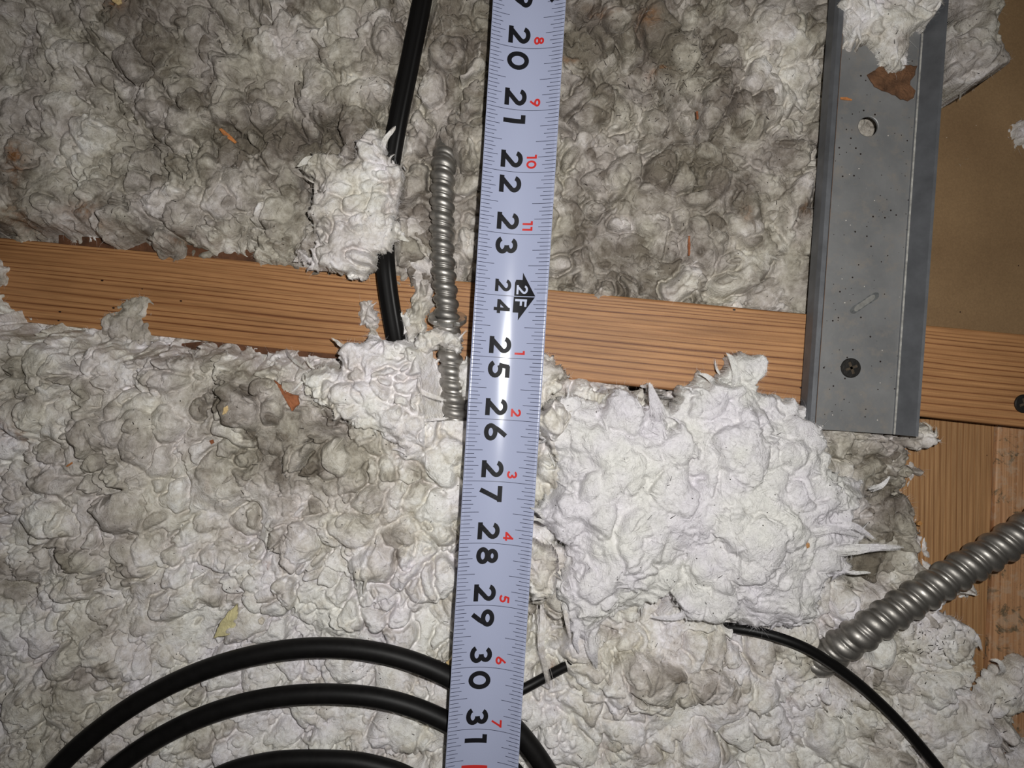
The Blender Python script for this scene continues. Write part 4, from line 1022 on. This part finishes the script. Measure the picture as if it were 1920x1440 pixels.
flake('resin_crumb', 'round amber crumb on the brownish clump by the vertical-grain board', [(1718, 978), (1724, 976), (1728, 981), (1724, 985), (1718, 984)], -.0150, .0010, AMBER, 'crumb')
flake('pale_crumb', 'small whitish crumb at the tip of the lump above the outer cable loop', [(486, 1160), (492, 1156), (497, 1162), (494, 1170), (488, 1168)], -.0100, .0014, mat_plain('pale_crumb', srgb(222, 214, 200), .8), 'crumb')

# dark fragments and slivers of dust scattered over the wool (far too many and small to count)
rr = random.Random(77); V = []; Q = []
clusters = [(1240, 150, 70, 40, 60), (1310, 110, 60, 50, 35), (1200, 200, 60, 30, 25), (1750, 1215, 60, 45, 60), (1870, 1320, 50, 60, 24), (1500, 1250, 40, 30, 10)]
spots = [(cx + rr.gauss(0, .6) * sx, cy + rr.gauss(0, .6) * sy) for cx, cy, sx, sy, n in clusters for _ in range(n)]
spots += [(rr.uniform(0, 1920), rr.uniform(0, 1440)) for _ in range(420)]
spots += [(430, 245), (447, 268), (558, 58), (557, 82), (548, 26)] * 1
for px, py in spots:
    tx_ = px - (993 - .0622 * py)
    if abs(tx_) < 72: continue
    z = on_wool(px, py)
    if z < -.06: continue
    x, y, _ = P(px, py, z); a = rr.uniform(0, math.pi); l = rr.choice((.0002, .0003, .0004, .0007, .0012)) * rr.uniform(.7, 1.2); w = rr.uniform(.00012, .00024)
    ux, uy = math.cos(a), math.sin(a); b = len(V)
    for (p, q, h) in ((-l, -w * .6, .0002), (l, -w * .3, .0004), (l * .9, w * .5, .0004), (-l, w, .0002)):
        for dz in (0, .00016): V.append((x + ux * p - uy * q, y + uy * p + ux * q, z + h + dz))
    Q += [(b + 1, b + 3, b + 5, b + 7), (b, b + 1, b + 3, b + 2), (b + 2, b + 3, b + 5, b + 4), (b + 4, b + 5, b + 7, b + 6), (b + 6, b + 7, b + 1, b)]
deb = mesh_np('dark_debris', V, Q, mat_plain('dark_debris', srgb(38, 30, 25), .8), None, False)
tag(deb, 'tiny black and brown fragments sprinkled over the wool', 'debris', kind='stuff')

# ------------------------------------------------------------------ tubes
def sweep(name, path, prof, mat, parent=None, n=160):
    """prof(i, s) -> list of (side, up) offsets"""
    p = spline(path, n); VV = []; QQ = []; s = 0
    for i in range(n):
        d = p[min(i + 1, n - 1)] - p[max(i - 1, 0)]; d /= np.linalg.norm(d)
        sd = np.cross(d, (0, 0, 1)); sd /= np.linalg.norm(sd); u = np.cross(sd, d)
        if i: s += np.linalg.norm(p[i] - p[i - 1])
        pr = np.array(prof(i, s)); VV.append(p[i] + np.outer(pr[:, 0], sd) + np.outer(pr[:, 1], u))
    m = len(VV[0]); V = np.concatenate(VV)
    a = np.arange(n - 1)[:, None] * m; j = np.arange(m)[None, :]; j2 = (j + 1) % m
    Q = np.stack([a + j, a + j2, a + m + j2, a + m + j], -1).reshape(-1, 4)
    tr = [(0, k + 1, k) for k in range(1, m - 1)] + [((n - 1) * m, (n - 1) * m + k, (n - 1) * m + k + 1) for k in range(1, m - 1)]
    return mesh_np(name, V, Q, mat, parent, True, tr)

def circ(r, m=20): return [(r * math.cos(2 * math.pi * k / m), r * math.sin(2 * math.pi * k / m)) for k in range(m)]

coil = empty('coiled_cable', P(600, 1300, -.012))
tag(coil, 'coil of thick round black cable lying on the wool at the bottom left', 'cable')
for q, lp in enumerate((LOOP1, LOOP2, LOOP3)):
    sw = sweep('cable_loop', lp, lambda i, s: circ(R1), RUBBER)
    sw.parent = coil; sw.matrix_parent_inverse = coil.matrix_world.inverted()
    sw.location = tuple(-c for c in coil.location)
thin = sweep('thin_cable', THIN, lambda i, s: circ(RT, 16), RUBBER2, n=200)
tag(thin, 'thin black cable curving from under the white clump to the bottom right', 'cable')
def bandprof(i, s):
    out = []
    for k in range(28):
        a = 2 * math.pi * k / 28
        x, y = math.cos(a), math.sin(a)
        x = math.copysign(abs(x) ** .75, x) * RB; y = math.copysign(abs(y) ** .8, y) * .0028
        y += .0006 * math.exp(-((x + .0022) / .0005) ** 2) * (y > 0) - .0006 * math.exp(-((x - .0030) / .0005) ** 2) * (y > 0)
        out.append((x, y))
    return out
band = sweep('flat_cable', BAND, bandprof, RUBBER2, n=120)
tag(band, 'flat black cable coming down from the top and crossing the joist left of the conduit', 'cable')

def conduit(name, path, R, pitch, depth, mat, parent, n, hand=1):
    m = 36
    def prof(i, s):
        out = []
        for k in range(m):
            a = 2 * math.pi * k / m
            f = (s / pitch + hand * k / m) % 1.0
            # rounded main rib plus a small secondary bead in the groove
            if f < .64: h = math.sin(math.pi * f / .64) ** .55
            elif f < .90: h = .34 * math.sin(math.pi * (f - .64) / .26) ** .8
            else: h = 0
            r = R * (1 - depth) + R * depth * h
            out.append((r * math.cos(a), r * math.sin(a)))
        return out
    return sweep(name, path, prof, mat, parent, n)
c1 = empty('armoured_conduit', P(835, 560, -.021)); tag(c1, 'short ribbed steel conduit with a lock nut, standing left of the tape', 'conduit')
o = conduit('conduit_sleeve', COND1, RC1, .0061, .24, ARMOUR, None, 460, -1); o.parent = c1; o.location = tuple(-c for c in c1.location)
c2 = conduit('armoured_conduit', COND2, RC2, .0078, .20, ARMOUR, None, 460, 1)
tag(c2, 'thick ribbed steel conduit slanting up to the right frame edge', 'conduit')

def locknut():
    bm = bmesh.new(); n = 48
    root = c1; z0 = np.array(P(839, 598, -.0205))
    def ring(rr, y): return [bm.verts.new((rr(i) * math.cos(2 * math.pi * i / n), y, rr(i) * math.sin(2 * math.pi * i / n))) for i in range(n)]
    lob = lambda i: .0086 - .0009 * ((i % 8) in (0, 1))
    rs = [ring(lambda i: .0054, .0012), ring(lambda i: lob(i) * .95, .0012), ring(lob, .0008), ring(lob, -.0004), ring(lambda i: lob(i) * .94, -.0009), ring(lambda i: .0054, -.0009)]
    for a, b in zip(rs, rs[1:] + rs[:1]):
        for i in range(n): bm.faces.new((a[i], a[(i + 1) % n], b[(i + 1) % n], b[i]))
    o = obj_bm('lock_nut', bm, NUT, None, smooth=False); o.parent = root
    o.location = tuple(z0 - np.array(root.location)); o.rotation_euler = (.48, .1, -.02)
    tag(o, 'bright notched lock nut')
    bm = bmesh.new()
    prof = [(.0050, .000), (.0060, -.0004), (.0060, -.0010), (.0055, -.0014), (.0060, -.0018), (.0060, -.0024), (.0055, -.0028), (.0059, -.0032), (.0059, -.0038), (.0050, -.0042)]
    rs = [ring(lambda i, r=r: r, y) for r, y in prof]
    for a, b in zip(rs, rs[1:] + rs[:1]):
        for i in range(n): bm.faces.new((a[i], a[(i + 1) % n], b[(i + 1) % n], b[i]))
    o = obj_bm('threaded_collar', bm, NUT, None, smooth=True); o.parent = root
    o.location = tuple(z0 - np.array(root.location)); o.rotation_euler = (.10, 0, -.02)
locknut()

# ------------------------------------------------------------------ tape measure
PX = 1 / 4567.0                        # one photo pixel at the tape, in metres
TW = 67.3 * PX                         # half width
def tz(u): return .0045 * (abs(u) / TW) ** 1.9
tape = empty('tape_measure', P(987.3, 91, 0))
tape.rotation_euler = (0, 0, math.atan(-.0622))
tag(tape, 'pale blue-white steel tape measure blade with inch numbers, lying from top to bottom', 'tape measure')
# local x = across (image right), local -y = down the image; v measured down
def strip_mesh(name, quads, mat, lift, parent=tape):
    """quads: list of polygons [(u,v)...] in photo pixels on the blade"""
    V, Fc = [], []
    for q in quads:
        b = len(V)
        for (u, v) in q:
            uu = u * PX
            s = 1.0
            V.append((uu * s, -v * PX, tz(uu) + lift))
        Fc.append(tuple(range(b, b + len(q))))
    me = bpy.data.meshes.new(name); me.from_pydata(V, [], Fc); me.update()
    me.materials.append(mat)
    o = bpy.data.objects.new(name, me); COL.objects.link(o); o.parent = parent
    return o
v0, v1 = -230, 1500
NUu = 24; us = np.linspace(-TW, TW, NUu + 1)
V = []; Q = []
vs = np.linspace(v0, v1, 30)
for v in vs:
    for u in us: V.append((u, -v * PX, tz(u)))
    for u in us[::-1]: V.append((u, -v * PX, tz(u) - .00018))
m = 2 * (NUu + 1)
for i in range(len(vs) - 1):
    for j in range(m):
        j2 = (j + 1) % m; Q.append((i * m + j, i * m + m + j, i * m + m + j2, i * m + j2))
mesh_np('blade', V, Q, TAPE, tape, True)
# edge line
# ticks
tk = []; inch = 115.95 / math.cos(math.atan(.0622)) 
def seg(u0, u1, v, w):
    n = max(1, int(abs(u1 - u0) / 6)); r = []
    for i in range(n):
        a = u0 + (u1 - u0) * i / n; b = u0 + (u1 - u0) * (i + 1) / n
        r.append([(a, v - w), (a, v + w), (b, v + w), (b, v - w)])
    return r
for k in range(-30, 12 * 16 + 14):
    v = k * inch / 16
    if k % 16 == 0:
        if k == 64: tk += seg(-66, 5, v, .5)
        elif k == 192: tk += seg(-66, -38, v, .5) + seg(12, 66, v, .5)
        else: tk += seg(-66, 66, v, .5)
    else:
        l, r = (31, 38) if k % 8 == 0 else (25, 32) if k % 4 == 0 else (20, 24) if k % 2 == 0 else (16, 19)
        tk += seg(-66.3, -66.3 + l, v, .5) + seg(66.3, 66.3 - r, v, .5)
ticks = strip_mesh('tick_marks', tk, TICK, .00004)

# glyphs as strokes; a = reading direction (down the blade), b = glyph up (towards +u)
def arc(cx, cy, rx, ry, a0, a1, n=14):
    return [(cx + rx * math.cos(math.radians(a0 + (a1 - a0) * i / n)), cy + ry * math.sin(math.radians(a0 + (a1 - a0) * i / n))) for i in range(n + 1)]
G = {
 '0': (.84, [arc(.42, .5, .315, .395, 0, 360, 30)]),
 '1': (.40, [[(.0, .895), (.30, .895)], [(.295, 1.0), (.295, 0)]]),
 '2': (.80, [arc(.39, .68, .275, .215, 172, -32, 14) + [(.17, .12)], [(.02, .105), (.80, .105)]]),
 '3': (.78, [arc(.36, .705, .25, .19, 165, -90, 14), arc(.37, .305, .29, .205, 90, -165, 16)]),
 '4': (.88, [[(.62, 0), (.62, 1.0)], [(.66, .93), (.10, .31)], [(.02, .30), (.88, .30)]]),
 '5': (.78, [[(.74, .895), (.20, .895)], [(.25, .95), (.17, .50)], arc(.36, .335, .30, .23, 128, -160, 16)]),
 '6': (.82, [arc(.41, .31, .295, .205, 0, 360, 26), [(.16, .40), (.30, .66), (.56, 1.0)]]),
 '7': (.76, [[(.02, .895), (.76, .895)], [(.66, .93), (.22, 0)]]),
 '8': (.80, [arc(.40, .725, .225, .17, 0, 360, 24), arc(.40, .30, .285, .195, 0, 360, 26)]),
 'F': (.66, [[(.12, 0), (.12, 1.0)], [(.10, .89), (.66, .89)], [(.10, .50), (.58, .50)]]),
}
G['9'] = (.82, [[(.82 - x, 1 - y) for x, y in st] for st in G['6'][1]])

def glyph(ch, h, u_base, v_start, sw=.21):
    """polygons of a digit of height h px; baseline at u_base, reading direction +v from v_start"""
    w, strokes = G[ch]; out = []
    for st in strokes:
        # densify
        pts = []
        for i in range(len(st) - 1):
            (a, b), (c, d) = st[i], st[i + 1]
            n = max(1, int(math.hypot(c - a, d - b) / .16))
            for k in range(n): pts.append((a + (c - a) * k / n, b + (d - b) * k / n))
        pts.append(st[-1])
        closed = math.dist(st[0], st[-1]) < 1e-6
        L, R = [], []
        for i, p in enumerate(pts):
            if closed:
                p0 = pts[i - 1] if i else pts[-2]; p1 = pts[i + 1] if i < len(pts) - 1 else pts[1]
            else: p0 = pts[max(0, i - 1)]; p1 = pts[min(len(pts) - 1, i + 1)]
            dx, dy = p1[0] - p0[0], p1[1] - p0[1]; l = math.hypot(dx, dy); nx, ny = -dy / l * sw / 2, dx / l * sw / 2
            L.append((p[0] + nx, p[1] + ny)); R.append((p[0] - nx, p[1] - ny))
        for i in range(len(pts) - 1):
            q = [L[i], R[i], R[i + 1], L[i + 1]]
            out.append([(u_base + b * h, v_start + a * h) for a, b in q][::-1])
    return out, w * h

V20 = 0.0
def number(n, small=False):
    vc = (n - 20) * inch; s = str(n)
    if not small:
        h, ub = (41, -35) if n != 24 else (30, -31)
        fs = .84 if n != 24 else .78
        g1, w1 = glyph(s[0], h, ub, 0); g2, w2 = glyph(s[1], h, ub, 0)
        q = [[(u, v + vc - w1 - 7) for u, v in p] for p in g1]
        q += [[(u, v + vc + (7 if s[1] != '1' else 9)) for u, v in p] for p in g2]
        o = strip_mesh('inch_number', q, INK, .00006)
    else: pass
    return o
for n in range(19, 32): number(n)
for n in range(20, 32):
    if n == 24: continue
    t = str(n - 12) if n < 24 else str(n - 24)
    vc = (n - 20) * inch; q = []; v = vc - 7
    for ch in t[::-1]:
        g, w = glyph(ch, 19, 13, 0, .2)
        q += [[(a, b + v - w) for a, b in p] for p in g]; v -= w + 3
    strip_mesh('small_inch_number', q, RED, .00006)
# two-foot arrow
vc = 4 * inch
up = [[(5.6, -.8), (5.6, -25), (7.6, -31), (19.5, -31), (19.5, -45), (45, -.8)]]
dn = [[(5.0, .8), (44.5, .8), (15.0, 45), (15.0, 30.5), (4.5, 30.5)]]
def fan(poly):
    """cut a flat shape into narrow slices so that it follows the curved blade"""
    bm = bmesh.new(); bm.faces.new([bm.verts.new((a, b, 0)) for a, b in poly])
    x = math.floor(min(p[0] for p in poly) / 3) * 3 + 3
    while x < max(p[0] for p in poly):
        bmesh.ops.bisect_plane(bm, geom=bm.verts[:] + bm.edges[:] + bm.faces[:], plane_co=(x, 0, 0), plane_no=(1, 0, 0)); x += 3
    bmesh.ops.triangulate(bm, faces=bm.faces)
    r = [[(v.co.x, v.co.y) for v in f.verts] for f in bm.faces]; bm.free(); return r
q = []
for pl in up + dn: q += [[(a, b + vc) for a, b in t] for t in fan(pl)]
strip_mesh('foot_arrow', q, INK, .00006)
g2, w = glyph('2', 22, 9, 0, .17); gF, _ = glyph('F', 22, 8, 0, .18)
q = [[(a, b + vc - w - 4) for a, b in p] for p in g2] + [[(a, b + vc + 4.5) for a, b in p] for p in gF]
strip_mesh('foot_arrow_print', q, WHITE, .00010)
# stud diamond at 19.2
vd = -.8 * inch
strip_mesh('stud_diamond', fan([(49, vd), (42, vd + 9), (35, vd), (42, vd - 9)]), INK, .00006)
# red stud block with 32
v32 = 12 * inch
q = []
for i in range(8):
    a, b = -38 + i * 6, -32 + i * 6
    q.append([(a, v32 - 49), (a, v32 + 48), (b, v32 + 48), (b, v32 - 49)])
strip_mesh('red_stud_block', q, RED, .00005)
g1, w1 = glyph('3', 41, -35, 0); g2, w2 = glyph('2', 41, -35, 0)
strip_mesh('stud_number', [[(u, v + v32 - w1 - 7) for u, v in p] for p in g1] + [[(u, v + v32 + 6) for u, v in p] for p in g2], WHITE, .00009)
